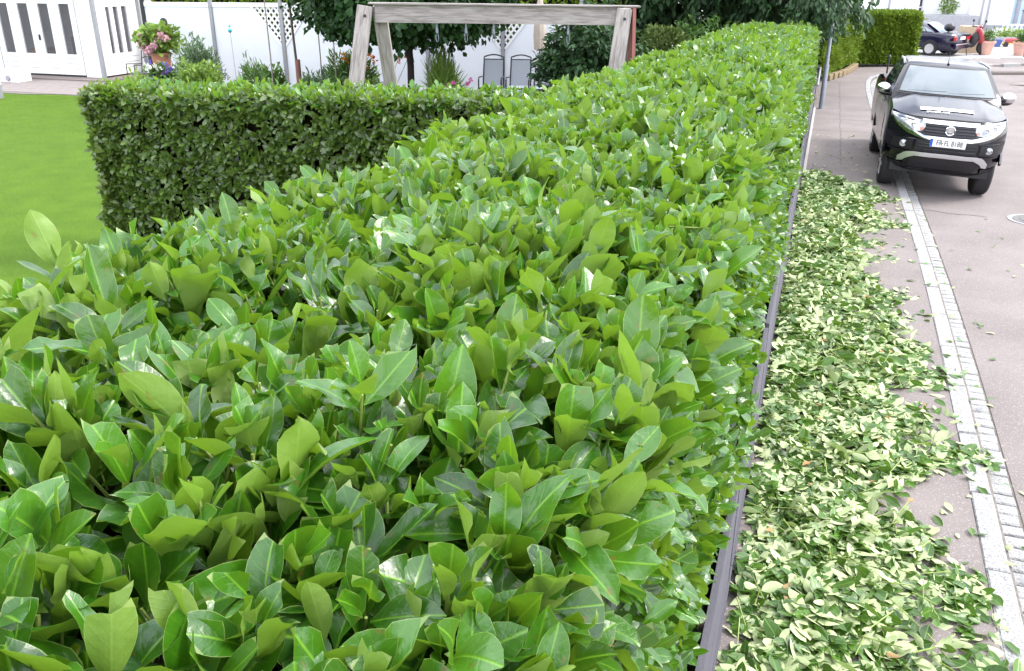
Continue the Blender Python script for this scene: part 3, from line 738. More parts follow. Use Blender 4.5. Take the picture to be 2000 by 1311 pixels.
for bt, k in zip(CB, selc):
    for i in np.nonzero(k)[0]:
        if cnt >= 300: k[i] = False; continue
        o = link('fallen_leaf', leaves_mesh('fallen_leaf', [(bt, np.array([i]))], FALLEN, True)); o.location = bt.base[i]; cnt += 1
        where = 'lying in the hedge clippings that cover the pavement' if bt in (C1, C2) else ('lying loose on the bare road' if bt is C5 else 'lying loose at the edge by the granite kerb')
        tag(o, 'cut laurel leaf ' + where, 'leaf', 'cut laurel leaves ' + where)
lt = link('leaf_clippings', leaves_mesh('leaf_clippings', [(bt, np.nonzero(~k)[0]) for bt, k in zip(CB, selc)] + [(C3, None), (C6, None), (C7, None), (C9, None)], FALLEN))
tag(lt, 'carpet of cut laurel clippings covering the pavement beside the hedge', 'clippings', kind='stuff')
dl = link('dry_leaf_scraps', leaves_mesh('dry_leaf_scraps', [(C8, None)], DRY)); tag(dl, 'brown dry leaf scraps among the green clippings', 'dry leaves', kind='stuff')
g = np.random.default_rng(50); n = 160; y = g.uniform(2.6, 12, n); x = g.uniform(-.05, .9, n); az = g.random(n) * 6.28
Vv, Ff = stem_mesh(np.stack([x, y, g.uniform(.03, .08, n)], 1), np.stack([np.cos(az), np.sin(az), g.normal(0, .15, n)], 1), g.uniform(.08, .2, n), np.full(n, .0028))
Vs_, Fs_ = stem_mesh(stp, unit(sd_), np.full(len(stp), .2), np.full(len(stp), .003))
tag(MB().add(Vv, Ff).add(Vs_, Fs_).build('cut_twigs', M_stem), 'pale cut twigs lying among the laurel clippings', 'twigs', kind='stuff')

# ================================================================== CROSS HEDGE IN THE GARDEN
ch = empty('garden_hedge', (-4.9, 8.2, 0), label='dark green clipped laurel hedge standing square across the lawn before the swing frame', cat='hedge')
A0, A1 = np.array([-7.37, 7.46]), np.array([-2.0, 8.42]); CD = (A1 - A0) / np.linalg.norm(A1 - A0); CN = np.array([CD[1], -CD[0]]); CL = float(np.linalg.norm(A1 - A0)); CT, CHZ = .75, 1.86
def cross_face(n, k, seed, Lm, which):
    g = np.random.default_rng(seed); m = g.random(n) * CL; z = .08 + g.random(n) * (CHZ - .1)
    if which == 'front': m = np.where(g.random(n) < .07, g.random(n) * .22, m)
    m = np.maximum(m, .04)
    if which == 'front': pos = A0 + m[:, None] * CD - CN * .03; nrm = CN
    elif which == 'end': m = g.random(n) * CT; pos = A0 + CD * .03 - m[:, None] * CN; nrm = -CD
    elif which == 'back': pos = A0 + m[:, None] * CD - CN * CT; nrm = -CN
    else: w = g.random(n) * CT; pos = A0 + m[:, None] * CD - w[:, None] * CN; z = np.full(n, CHZ - .05) + g.normal(0, .02, n); nrm = np.zeros(2)
    pos = pos + g.normal(0, .02, (n, 2)) + nrm * (.03 * np.sin(m * 6 + z * 4))[:, None]
    tip = np.concatenate([pos, z[:, None]], 1)
    d = np.zeros((n, 3)); d[:, :2] = nrm * .9; d[:, 2] = .45 if which != 'top' else 1
    d = unit(d + g.normal(0, .3, (n, 3)))
    b, a, nr, L, W = shoots(tip, d, k, Lm, .46, 1.0 if which != 'top' else 1.1, .17, .018, g, .35)
    nr = nr + np.array([*(nrm * .35), .65]); a = a + np.array([*(nrm * .1), -.15 if which != 'top' else 0])
    c0 = np.where(g.random(len(L)) < .3, g.uniform(.55, .95, len(L)), 1.0)
    return Leaves(b, a, nr, L, W, 4, 2, c0, np.where(c0 < .97, g.normal(0, .1, len(L)), 0), seed=seed)
X1 = cross_face(2350, 6, 51, .095, 'front'); X2 = cross_face(620, 6, 52, .10, 'top'); X3 = cross_face(330, 6, 53, .09, 'end'); X4 = cross_face(320, 5, 54, .1, 'back')
selx = most_seen([X1, X2, T1, T2, T3], 2000, 3.0)[:2]
cnt = 0
for bt, k in zip([X1, X2], selx):
    for i in np.nonzero(k)[0]:
        if cnt >= 295: k[i] = False; continue
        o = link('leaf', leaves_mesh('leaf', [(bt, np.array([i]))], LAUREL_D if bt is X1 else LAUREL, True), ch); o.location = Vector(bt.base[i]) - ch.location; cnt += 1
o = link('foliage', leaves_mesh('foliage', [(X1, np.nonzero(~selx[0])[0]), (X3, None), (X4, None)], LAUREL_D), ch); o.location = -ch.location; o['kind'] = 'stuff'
o = link('top_foliage', leaves_mesh('top_foliage', [(X2, np.nonzero(~selx[1])[0])], LAUREL), ch); o.location = -ch.location; o['kind'] = 'stuff'
q = [A0 + CD * .2 - CN * .2, A1 - CN * .2, A1 - CN * (CT - .2), A0 + CD * .2 - CN * (CT - .2)]
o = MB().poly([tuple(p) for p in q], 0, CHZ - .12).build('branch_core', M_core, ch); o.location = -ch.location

# ================================================================== BLACK PICKUP
CK = .88
pk = empty('pickup_truck', (1.735, 13.65, -.045), label='black pickup truck parked half on the kerb facing up the clippings', cat='pickup truck')
pk.rotation_euler = (0, R(3.0), R(.5)); pk.scale = (CK, CK, CK)
BLEV = [(.37, .82, .24), (.44, .86, .14), (.56, .875, .06), (.68, .885, .02), (.80, .895, .0), (.92, .90, .005), (1.04, .90, .03), (1.14, .895, .07), (1.21, .88, .10), (1.25, .855, .14)]
bz = [b[0] for b in BLEV]; bw = [b[1] for b in BLEV]; bs = [b[2] for b in BLEV]
def front(y, z, off=0.0):
    w = float(np.interp(z, bz, bw)); return float(np.interp(z, bz, bs)) + .46 * (min(abs(y) / w, 1)) ** 3.4 - off
def rise(s, z):
    k = max(0.0, (z - .8) / .45); t = min(max((s - .2) / 1.1, 0), 1); t = t * t * (3 - 2 * t)
    return k * .13 * t
def side_w(s, z):
    w = float(np.interp(z, bz, bw))
    for sc in (.80, 3.92):      # wheel-arch bulges
        w += .025 * math.exp(-((s - sc) / .42) ** 4) * math.exp(-((z - .75) / .35) ** 2)
    return w
rings = []
ss = [.62, .8, 1.0, 1.3, 1.7, 2.2, 2.7, 3.2, 3.6, 3.9, 4.2, 4.6, 5.0, 5.18]
for z, w, s0 in BLEV:
    ring = []
    for i in range(25):
        y = -w * math.cos(math.pi * i / 24); ring.append((y, front(y, z), z))
    for s in ss: ring.append((side_w(s, z), s, z + rise(s, z)))
    for y in (.8, .4, 0, -.4, -.8): ring.append((y * w, 5.22 + .02 * (1 - abs(y)), z + rise(5.2, z)))
    for s in ss[::-1]: ring.append((-side_w(s, z), s, z + rise(s, z)))
    rings.append(ring)
bm = MB(); nr_ = len(rings[0])
for r_ in rings: bm.v += r_
for i in range(len(rings) - 1):
    for j in range(nr_): j2 = (j + 1) % nr_; bm.f.append((i * nr_ + j, i * nr_ + j2, (i + 1) * nr_ + j2, (i + 1) * nr_ + j))
bm.f.append(tuple(range(nr_))[::-1])
bm.build('body', M_carblk, pk, smooth=True, angle=50)
# bonnet with raised centre
rows = []
for i in range(15):
    t = i / 14; row = []
    for j in range(21):
        u = -1 + j / 10; y = u * .856
        s = .135 + .46 * abs(u) ** 3.4 * (1 - t) + t * (1.30 - .06 * u * u - .135)
        ze = 1.25 + rise(s, 1.25); zc = 1.255 + .245 * (t ** .8)
        z = ze + (zc - ze) * max(0, 1 - abs(u) ** 3.0) + .018 * math.exp(-((abs(u) - .62) / .09) ** 2) * min(1, t * 3)
        row.append((y, s, z))
    rows.append(row)
hm = MB(); hm.grid(rows); hm.build('bonnet', M_carblk, pk, smooth=True, angle=60)
def hood_z(y, s):
    t = min(max((s - .135) / 1.1, 0), 1); u = y / .856; ze = 1.25 + rise(s, 1.25); zc = 1.255 + .245 * t ** .8
    return ze + (zc - ze) * max(0, 1 - abs(u) ** 3)
# cab
CLEV = [(1.36, .875, 1.10, 3.52), (1.48, .86, 1.20, 3.50), (1.60, .815, 1.40, 3.46), (1.72, .765, 1.61, 3.42), (1.84, .71, 1.83, 3.36), (1.90, .665, 1.95, 3.30), (1.935, .60, 2.04, 3.22), (1.955, .48, 2.20, 3.10)]
cz = [c[0] for c in CLEV]; cw = [c[1] for c in CLEV]; c0_ = [c[2] for c in CLEV]; c1_ = [c[3] for c in CLEV]
def cabf(y, z, off=0): w = float(np.interp(z, cz, cw)); return float(np.interp(z, cz, c0_)) + .20 * (min(abs(y) / w, 1)) ** 2.8 - off
cm = MB(); rings = []
for z, w, a, b in CLEV:
    ring = []
    for i in range(17):
        y = -w * math.cos(math.pi * i / 16); ring.append((y, cabf(y, z), z))
    for t in (.25, .5, .75, .95): ring.append((w, a + .2 + (b - a - .2) * t, z))
    for i in range(7):
        y = w * math.cos(math.pi * i / 6); ring.append((y * .97, b + .05 * (1 - (y / w) ** 2), z))
    for t in (.95, .75, .5, .25): ring.append((-w, a + .2 + (b - a - .2) * t, z))
    rings.append(ring)
n2 = len(rings[0])
for r_ in rings: cm.v += r_
for i in range(len(rings) - 1):
    for j in range(n2): j2 = (j + 1) % n2; cm.f.append((i * n2 + j, i * n2 + j2, (i + 1) * n2 + j2, (i + 1) * n2 + j))
cm.f.append(tuple(range((len(rings) - 1) * n2, len(rings) * n2)))
cab = cm.build('cab', M_carblk, pk, smooth=True, angle=60)
def cab_patch(z0, z1, ymax, off, rows_=9, cols=19, power=1.0):
    mb = MB(); rr = []
    for i in range(rows_):
        z = z0 + (z1 - z0) * i / (rows_ - 1); w = float(np.interp(z, cz, cw)); row = []
        for j in range(cols):
            y = (-1 + 2 * j / (cols - 1)) * ymax * w; row.append((y, cabf(y, z, off), z + off * .5))
        rr.append(row)
    mb.grid(rr); return mb
cab_patch(1.47, 1.885, .93, .004).build('windscreen_seal', M_black, pk, smooth=True)
ws = cab_patch(1.50, 1.868, .885, .010).build('windscreen', M_shield, pk, smooth=True)
for sgn in (-1, 1):
    mb = MB(); rr = []
    for i in range(5):
        z = 1.44 + .40 * i / 4; w = float(np.interp(z, cz, cw)) + .006
        rr.append([(sgn * w, float(np.interp(z, cz, c0_)) + .32 + (3.20 - float(np.interp(z, cz, c0_)) - .32) * k / 8, z) for k in range(9)])
    mb.grid(rr)
    if sgn > 0: mb.f = [f[::-1] for f in mb.f]
    mb.build('side_window', M_glassd, pk, smooth=True)
    w = .71
    mb = MB(); mb.tube([(sgn * .70, 2.15, 1.905), (sgn * .675, 2.6, 1.925), (sgn * .67, 3.15, 1.915)], .02, 8); mb.build('roof_rail', M_silver, pk, smooth=True)
    # wheel, with tyre and rim
    for sw in (.78, 3.80):
        tw_ = MB().lathe((sgn * .735, sw, .365), [(.22, -.12), (.33, -.125), (.362, -.095), (.365, 0), (.362, .095), (.33, .125), (.22, .12)], 30, 'X').build('wheel', M_rubber, pk, smooth=True)
        MB().lathe((sgn * .735 + sgn * .06, sw, .365), [(.235, -.05), (.23, .055), (.19, .05), (.05, .065), (.03, .065)], 24, 'X').build('rim', M_silver, tw_, smooth=True)
        for k in range(6):
            a = k * math.pi / 3; MB().box((sgn * .735 + sgn * .125, sw + .12 * math.cos(a), .365 + .12 * math.sin(a)), (.02, .20, .05), rx=a).build('spoke', M_silver, tw_)
        # flare
        fl = MB(); rows = []
        for i in range(13):
            a = R(28) + R(124) * i / 12; rows.append([(sgn * (.875 + e), sw + (.44 + d) * math.cos(a), .36 + (.46 + d) * math.sin(a)) for e, d in ((.0, -.03), (.035, -.03), (.038, .03), (.0, .07))])
        fl.grid(rows); fl.build('wheel_arch', M_carblk, pk, smooth=True)
        ar = MB(); V = [(sgn * .90, sw, .60)] + [(sgn * .908, sw + .42 * math.cos(R(30) + R(120) * i / 14), .36 + .43 * math.sin(R(30) + R(120) * i / 14)) for i in range(15)]
        ar.add(V, [(0, i, i + 1) for i in range(1, 15)]); ar.build('arch_liner', M_black, pk)
    # mirrors
    mi = MB(); M4 = Matrix.Rotation(sgn * R(-8), 3, 'Y')
    mi.ball((sgn * .99, 1.60, 1.49), (.125, .085, .098), 20, 12, M4); mo = mi.build('mirror', M_chrome, pk, smooth=True)
    mb = MB(); mb.ball((sgn * .965, 1.61, 1.415), (.12, .08, .045), 14, 8, M4); mb.tube([(sgn * .80, 1.55, 1.39), (sgn * .92, 1.60, 1.41)], [.035, .03], 8); mb.build('mirror_arm', M_black, mo, smooth=True)
    # doors and handles
    for s0_, s1_ in ((1.42, 2.45), (2.47, 3.40)):
        mb = MB(); rr = []
        for i in range(8):
            z = .52 + .80 * i / 7; rr.append([(sgn * (side_w(s0_ + (s1_ - s0_) * k / 4, min(z, 1.25)) + .006), s0_ + (s1_ - s0_) * k / 4, z) for k in range(5)])
        mb.grid(rr)
        if sgn > 0: mb.f = [f[::-1] for f in mb.f]
        do = mb.build('door', M_carblk, pk, smooth=True)
        MB().box((sgn * .925, s1_ - .16, 1.20), (.03, .16, .035)).build('door_handle', M_chrome, do)
    # headlamp
    def strip(y0, y1, zt, zb, off, material, name, parent=pk, n=14, thick=.015):
        mb = MB(); rr = []
        ys_ = [y0 + (y1 - y0) * i / n for i in range(n + 1)]
        for y in ys_:
            a, b = zt(y), zb(y); rr.append([(y, front(y, a, off - thick), a), (y, front(y, a, off), a), (y, front(y, (a + b) / 2, off + .004), (a + b) / 2), (y, front(y, b, off), b), (y, front(y, b, off - thick), b)])
        mb.grid(rr)
        if y1 < y0: mb.f = [f[::-1] for f in mb.f]
        return mb.build(name, material, parent, smooth=True)
    ft = lambda y: float(np.interp(abs(y), [.36, .50, .70, .86], [1.205, 1.222, 1.242, 1.252])) + .0
    fb = lambda y: float(np.interp(abs(y), [.36, .40, .50, .65, .78, .86], [1.12, 1.055, 1.04, 1.075, 1.15, 1.235]))
    hl = strip(sgn * .37, sgn * .86, ft, fb, .014, M_lens, 'headlamp')
    for (yy, zz, rr_, m_) in ((.53, 1.135, .045, M_glassd), (.66, 1.165, .042, M_glassd)):
        MB().lathe((sgn * yy, front(yy, zz, .016), zz), [(rr_, .0), (rr_ * .95, -.012), (rr_ * .6, -.014), (rr_ * .55, -.006), (.01, -.004)], 18, 'Y').build('lamp_reflector', M_chrome if yy < .6 else M_silver, hl, smooth=True)
    strip(sgn * .395, sgn * .445, lambda y: 1.105, lambda y: 1.065, .026, M_amber, 'indicator', hl, 3)
    strip(sgn * .55, sgn * .80, lambda y: ft(y) - .022, lambda y: ft(y) - .034, .024, M_glassd, 'lamp_brow', hl, 6)
    # fog lamp and recess
    strip(sgn * .50, sgn * .80, lambda y: .90, lambda y: .74, .004, M_black, 'fog_lamp_recess')
    strip(sgn * .46, sgn * .80, lambda y: .925, lambda y: .905, .014, M_carblk, 'bumper_ridge')
    MB().lathe((sgn * .64, front(.64, .82, .02), .82), [(.055, .03), (.055, -.01), (.045, -.014), (.04, -.004), (.01, -.012)], 20, 'Y').build('fog_lamp', M_lens, pk, smooth=True)
    strip(sgn * .50, sgn * .86, lambda y: .715, lambda y: .69, .022, M_carblk, 'bumper_blade')
    strip(sgn * .60, sgn * .80, lambda y: .50, lambda y: .40, .03, M_black, 'air_deflector')
strip(-.40, .40, lambda y: 1.215, lambda y: .99, .003, M_black, 'grille_opening', n=16)
for z in (1.145, 1.10, 1.055, 1.012):
    strip(-.375, .375, lambda y: z + .009, lambda y: z - .009, .016, M_dkmetal, 'grille_bar', n=12)
strip(-.42, .42, lambda y: 1.232, lambda y: 1.172, .022, M_chrome, 'upper_chrome_bar', n=16)
strip(-.84, .84, lambda y: float(np.interp(abs(y), [0, .36, .5, .65, .78, .85], [.985, .99, 1.035, 1.07, 1.145, 1.225])), lambda y: float(np.interp(abs(y), [0, .36, .5, .65, .78, .85], [.930, .935, .965, 1.01, 1.095, 1.195])), .024, M_chrome, 'lower_chrome_bar', n=30)
em = MB().lathe((0, front(0, 1.09, .03), 1.09), [(.078, .02), (.078, -.004), (.070, -.012), (.060, -.006), (.056, -.002), (.01, -.004)], 28, 'Y').build('emblem', M_chrome, pk, smooth=True)
for z0_ in (-.022, .022): MB().box((0, front(0, 1.09, .038), 1.09 + z0_), (.05, .008, .010)).build('emblem_bar', M_silver, em)
for x0_ in (-.022, .022): MB().box((x0_, front(0, 1.09, .038), 1.09), (.010, .008, .05)).build('emblem_bar', M_silver, em)
strip(-.46, .46, lambda y: .92, lambda y: .745, .004, M_black, 'lower_grille', n=14)
for z in (.865, .82, .775): strip(-.44, .44, lambda y: z + .008, lambda y: z - .008, .012, M_carblk, 'lower_grille_bar', n=10)
strip(-.68, .68, lambda y: float(np.interp(abs(y), [0, .48, .58, .68], [.725, .718, .70, .60])), lambda y: float(np.interp(abs(y), [0, .44, .55, .60, .68], [.655, .65, .60, .54, .52])), .035, M_silver, 'skid_bar', n=34)
strip(-.50, .50, lambda y: .645 - .02 * abs(y), lambda y: .46, .012, M_black, 'skid_opening', n=14)
# number plate
pl = MB().box((-.0, front(0, .9, .045), .90), (.53, .014, .135), rx=R(4)).build('number_plate', M_plate, pk)
MB().box((-.245, front(0, .9, .0525), .90), (.04, .004, .118), rx=R(4)).build('plate_band', M_plateb, pl)
tm = text_mesh('FR FL 8188', .118, M_ink, 'plate_text', .72, .0); o = link('plate_text', tm, pl); o.location = (.022, front(0, .9, .0545), .902); o.rotation_euler = (R(94), 0, 0)
MB().lathe((-.082, front(0, .9, .0535), .90), [(.011, 0), (.011, -.003), (.004, -.003)], 14, 'Y').build('plate_seal', M_galv, pl)
MB().box((0, front(0, .9, .050), .829), (.54, .016, .016)).build('plate_frame', M_black, pl)
# wipers, antenna, bed cover, tail
for (xa, xb, z_) in ((-.62, -.02, 1.50), (.0, .58, 1.50)):
    pts = [(x, cabf(x, z_ + .03 + .03 * (x - xa), .02), z_ + .02 + .035 * (x - xa)) for x in np.linspace(xa, xb, 6)]
    MB().tube(pts, .010, 6).build('wiper', M_black, pk, smooth=True)
MB().tube([(0, 2.02, 1.93), (0, 2.05, 1.97)], [.022, .012], 8).tube([(0, 2.05, 1.96), (0, 2.16, 2.13)], .004, 6).build('antenna', M_black, pk, smooth=True)
MB().box((0, 4.35, 1.385), (1.62, 1.66, .03), ch=.01).build('bed_cover', M_black, pk)
for sgn in (-1, 1): MB().box((sgn * .80, 5.21, 1.12), (.14, .06, .34), ch=.01).build('tail_lamp', M_red, pk)
tag(MB().box((0, 2.6, .40), (1.5, 4.5, .14)).build('underbody', M_black, pk))
# lettering on the bonnet
def on_hood(me, dy, s_c, name):
    for v in me.vertices:
        x = v.co.x + dy; s = s_c - v.co.y; up_ = v.co.z; v.co = (x, s, hood_z(x, s) + .008 + up_)
    return link(name, me, pk)
def hood_bar(x0, x1, s0_, s1_, name):
    mb = MB(); rr = [[(x0 + (x1 - x0) * i / 10, s, hood_z(x0 + (x1 - x0) * i / 10, s) + .007) for i in range(11)] for s in (s0_, s1_)]
    mb.grid(rr); mb.f = [f[::-1] for f in mb.f]; return mb.build(name, M_decal, pk)
on_hood(text_mesh('Service und', .082, M_decal, 'bonnet_lettering', .9, .0015), -.20, .34, 'bonnet_lettering')
hood_bar(-.46, .34, .42, .54, 'bonnet_decal_band')

# ================================================================== SWING FRAME
sw = empty('swing_frame', (-4.4, 11.9, 0), label='weathered grey timber swing frame behind the dark garden hedge', cat='swing frame')
P0, P1 = Vector((-6.03, 11.42, 2.45)), Vector((-2.72, 12.55, 2.41)); SD = (P1 - P0).normalized(); SN = Vector((SD.y, -SD.x, 0)).normalized()
def beam(mb, a, b, w, h, n=SN):
    """square timber from a to b; w along n, h across"""
    a, b = Vector(a), Vector(b); d = (b - a).normalized(); n = (n - d * n.dot(d)).normalized(); t = d.cross(n); L = (b - a).length
    M = Matrix((d, n, t)).transposed(); c = (a + b) / 2
    def ring(x, k): return [M @ Vector((x, sy * (w / 2 - k), sz * (h / 2 - k))) + c for sy, sz in ((-1, -1), (1, -1), (1, 1), (-1, 1))]
    V = ring(-L / 2, .006) + ring(-L / 2 + .006, 0) + ring(L / 2 - .006, 0) + ring(L / 2, .006)
    F = [(0, 1, 2, 3), (15, 14, 13, 12)]
    for r0 in (0, 4, 8):
        for i in range(4): j = (i + 1) % 4; F.append((r0 + i, r0 + 4 + i, r0 + 4 + j, r0 + j))
    return mb.add(V, F)
def timber(name, a, b, w, h, n=SN, m=M_timber):
    a, b = Vector(a), Vector(b); d = (b - a).normalized(); n = (n - d * n.dot(d)).normalized(); t = d.cross(n)
    c = (a + b) / 2; mb = MB(); L = (b - a).length
    beam(mb, (-L / 2, 0, 0), (L / 2, 0, 0), w, h, Vector((0, 1, 0)))
    o = mb.build(name, m, sw); Mw = Matrix((d, n, t)).transposed().to_4x4(); Mw.translation = c - sw.location
    o.matrix_local = Mw; return o
timber('cross_beam', P0 + SD * .10, P1 - SD * .06, .11, .235)
cap = timber('beam_cap', P0 + SD * .02 + Vector((0, 0, .128)), P1 + SD * .24 + Vector((0, 0, .128)), .20, .02)
for P, sg in ((P0, -1), (P1, 1)):
    top = P + Vector((0, 0, .09)) + SD * (.02 * sg)
    f1 = P + SN * .60 - SD * (.42 if sg < 0 else .30); f1.z = 0; b1 = P - SN * .60 + SD * (.34 if sg < 0 else .10); b1.z = 0
    lg = timber('leg', f1 + SN * .0, top + SN * .075, .11, .20)
    p_ = top + SN * .15 - Vector((0, 0, .12)); bl = MB(); bl.tube([p_ - sw.location, p_ + SN * .02 - sw.location], [.022, .018], 10); bl.build('bolt', M_dkmetal, sw)
    timber('leg', b1, top - SN * .10 + SD * (.16 if sg < 0 else .06), .11, .18)
gable = MB(); pc = P1 + SD * .13
V = [pc + SN * .12 + Vector((0, 0, .11)), pc - SN * .12 + Vector((0, 0, .11)), pc - SN * .36 + Vector((0, 0, -.56)), pc + SN * .30 + Vector((0, 0, -.62))]
V2 = [v + SD * .045 for v in V]
gable.add([v - sw.location for v in V + V2], [(0, 1, 2, 3), (7, 6, 5, 4), (0, 4, 5, 1), (1, 5, 6, 2), (2, 6, 7, 3), (3, 7, 4, 0)]); gable.build('gable_board', M_redwood, sw)
for t in (.27, .385, .495, .79):
    p = P0.lerp(P1, t); p.z -= .118
    mb = MB(); q = p - sw.location
    mb.tube([q, q - Vector((0, 0, .07))], .014, 8); mb.tube([q - Vector((0, 0, .07)), q - Vector((0, 0, .13))], .02, 8)
    pts = [q - Vector((0, 0, .13)) + SD * (.018 * math.sin(a)) - Vector((0, 0, .06 * (1 - math.cos(a)))) for a in [i * 2 * math.pi / 14 for i in range(15)]]
    mb.tube(pts, .005, 6, False); mb.build('hook', M_galv, sw, smooth=True)

# ================================================================== WHITE GARDEN FENCE
F0 = Vector((-17.56, 20.45, 0)); FD = Vector((.9886, .1505, 0)); FN = Vector((FD.y, -FD.x, 0)); PW = 1.975; FZ = 2.20
wf = empty('white_fence', F0, math.atan2(FD.y, FD.x), label='white board fence panels with lattice corners between grey posts behind the flower bed', cat='fence')
for i in range(6):
    x0, x1 = i * PW + .05, (i + 1) * PW - .05
    lat = {1: 'r', 2: 'l', 4: 'r', 5: 'l'}.get(i); LW, LH = .80, 1.00
    z1 = FZ - .10
    if not lat: pts = [(x0, .08), (x1, .08), (x1, z1), (x0, z1)]
    elif lat == 'r': pts = [(x0, .08), (x1, .08), (x1, z1 - LH), (x1 - LW, z1), (x0, z1)]
    else: pts = [(x0, .08), (x1, .08), (x1, z1), (x0 + LW, z1), (x0, z1 - LH)]
    n = len(pts); mb = MB(); mb.add([(x, -.015, z) for x, z in pts] + [(x, .015, z) for x, z in pts], [tuple(range(n)), tuple(range(n, 2 * n))[::-1]] + [(k, n + k, n + (k + 1) % n, (k + 1) % n) for k in range(n)])
    pn = mb.build('panel', M_fencew, wf)
    MB().box(((x0 + x1) / 2, -.006, FZ - .055), (x1 - x0, .06, .11)).build('top_rail', M_white, pn)
    MB().box(((x0 + x1) / 2, -.006, .06), (x1 - x0, .06, .12)).build('bottom_rail', M_white, pn)
    if lat:
        cx_ = x1 if lat == 'r' else x0; sg = -1 if lat == 'r' else 1
        def tri(u, v): return u >= 0 and v >= 0 and u / LW + v / LH <= 1
        for dirn in (1, -1):
            for k in range(-8, 20):
                # strips u + dirn*v*(LW/LH) = k*step
                step = .155; seg = []
                for q in range(61):
                    v = LH * q / 60; u = k * step - dirn * v * (LW / LH) * 1.0
                    if tri(u, v) and u / LW + v / LH < .93: seg.append((u, v))
                if len(seg) < 3: continue
                (u0, v0), (u1, v1) = seg[0], seg[-1]
                mb = MB(); beam(mb, (cx_ + sg * u0, -.008 * dirn, z1 - v0), (cx_ + sg * u1, -.008 * dirn, z1 - v1), .012, .05, Vector((0, 1, 0))); mb.build('lattice_slat', M_white, pn)
        mb = MB(); beam(mb, (cx_ + sg * LW * .97, -.012, z1 + .0), (cx_, -.012, z1 - LH * .97), .05, .06, Vector((0, 1, 0))); mb.build('lattice_frame', M_white, pn)
for i in range(7):
    MB().box((i * PW, -.02, 1.17), (.085, .085, 2.34), ch=.006).build('post', M_dkmetal if i == 0 else M_grey, wf)

# ================================================================== WHITE SUMMERHOUSE
hs = empty('summerhouse', (-23, 22.3, 0), label='white timber summerhouse with tall glazed folding doors beyond the lawn', cat='house')
HXr, HYf, HYb, HXl = -19.97, 21.2, 23.0, -27.5
def hb(name, c, s, m, parent=hs, ch=0, rz=0):
    c = Vector(c); o = MB().box(c - hs.location, s, rz, ch=ch).build(name, m, parent); return o
# front wall around the doors (X -23.75 .. -20.62) as boards
wallf = hb('front_wall', ((HXr - .02 - 20.62) / 2, HYf + .06, 1.65), (.61, .10, 3.2), M_white)
hb('front_wall', ((-23.78 + HXl) / 2, HYf + .06, 1.65), (abs(HXl + 23.78), .10, 3.2), M_white)
hb('front_wall_lintel', ((-23.78 - 20.62) / 2, HYf + .06, 2.72), (3.16, .10, .98), M_white)
for k in range(22):
    hb('cladding_board', ((HXr - .03 - 20.62) / 2, HYf + .005 - .004, .13 + .14 * k), (.60, .02, .132), M_white, wallf)
hb('corner_post', (HXr - .0, HYf - .0, 1.6), (.10, .10, 3.2), M_grey)
hb('sill_gap', ((HXr + HXl) / 2, HYf + .08, .075), (abs(HXl - HXr) - .1, .10, .04), M_black)
hb('interior_back_wall', (-23.5, 22.9, 1.6), (7, .05, 3.0), M_interior); hb('interior_floor', (-23.5, 22.1, .12), (7, 1.7, .04), M_interior)
hb('roof', (-23.6, 22.0, 3.32), (8.4, 3.0, .16), M_grey)
hb('cabinet', (-21.35, 22.4, .62), (1.1, .5, .95), M_black); hb('armchair', (-23.1, 22.2, .45), (.6, .6, .65), M_wood, ch=.08)
hb('shelf_board', (-21.0, 22.0, .86), (.5, .5, .05), M_yel)
xs_ = [-23.72, -22.95, -22.18, -21.41, -20.64]
for a, b in zip(xs_, xs_[1:]):
    w = b - a - .012; c = (a + b) / 2; dr = hb('door_leaf', (c, HYf + .02, .40), (w, .06, .58), M_white)
    hb('top_rail', (c, HYf + .02, 2.16), (w, .06, .14), M_white, dr)
    for x in (a + .006 + .095, b - .006 - .095): hb('stile', (x, HYf + .02, 1.39), (.19, .06, 1.40), M_white, dr)
    hb('pane', (c, HYf + .03, 1.39), (w - .36, .012, 1.42), M_hpane, dr)
    for z in (.58, .43, .28): hb('panel_groove', (c, HYf - .012, z), (w - .34, .006, .014), M_grey, dr)
hb('door_handle', (-22.09, HYf - .04, 1.15), (.025, .05, .16), M_dkmetal)
# right side wall with three tall panes
sw_ = hb('side_wall', (HXr - .03, (HYf + HYb) / 2, .40), (.08, HYb - HYf - .1, .60), M_white)
hb('side_wall_top', (HXr - .03, (HYf + HYb) / 2, 2.6), (.08, HYb - HYf - .1, 1.2), M_white)
for (a, b) in ((21.25, 21.66), (21.82, 21.96), (22.16, 22.30), (22.52, 22.95)): hb('mullion', (HXr - .03, (a + b) / 2, 1.35), (.08, b - a, 1.30), M_white, sw_)
for (a, b) in ((21.66, 21.82), (21.96, 22.16), (22.30, 22.52)): hb('pane', (HXr - .04, (a + b) / 2, 1.35), (.012, b - a + .04, 1.30), M_hpane, sw_)
for k in range(3): hb('groove', (HXr + .012, 22.3, .28 + .15 * k), (.006, .9, .012), M_grey, sw_)
hb('downpipe', (HXr + .03, 22.98, 1.5), (.07, .07, 3.0), M_grey)
sg_ = tag(MB().box((-19.25, 23.0, .80), (.75, .05, 1.60), ch=.01).build('side_gate', M_white), 'narrow white gate between the summerhouse and the board fence', 'gate')
sh_ = tag(MB().box((-19.2, 24.2, 1.2), (1.6, .8, 2.6)).build('dark_shed', M_dkmetal), 'dark shed wall showing in the gap beside the summerhouse', 'shed')

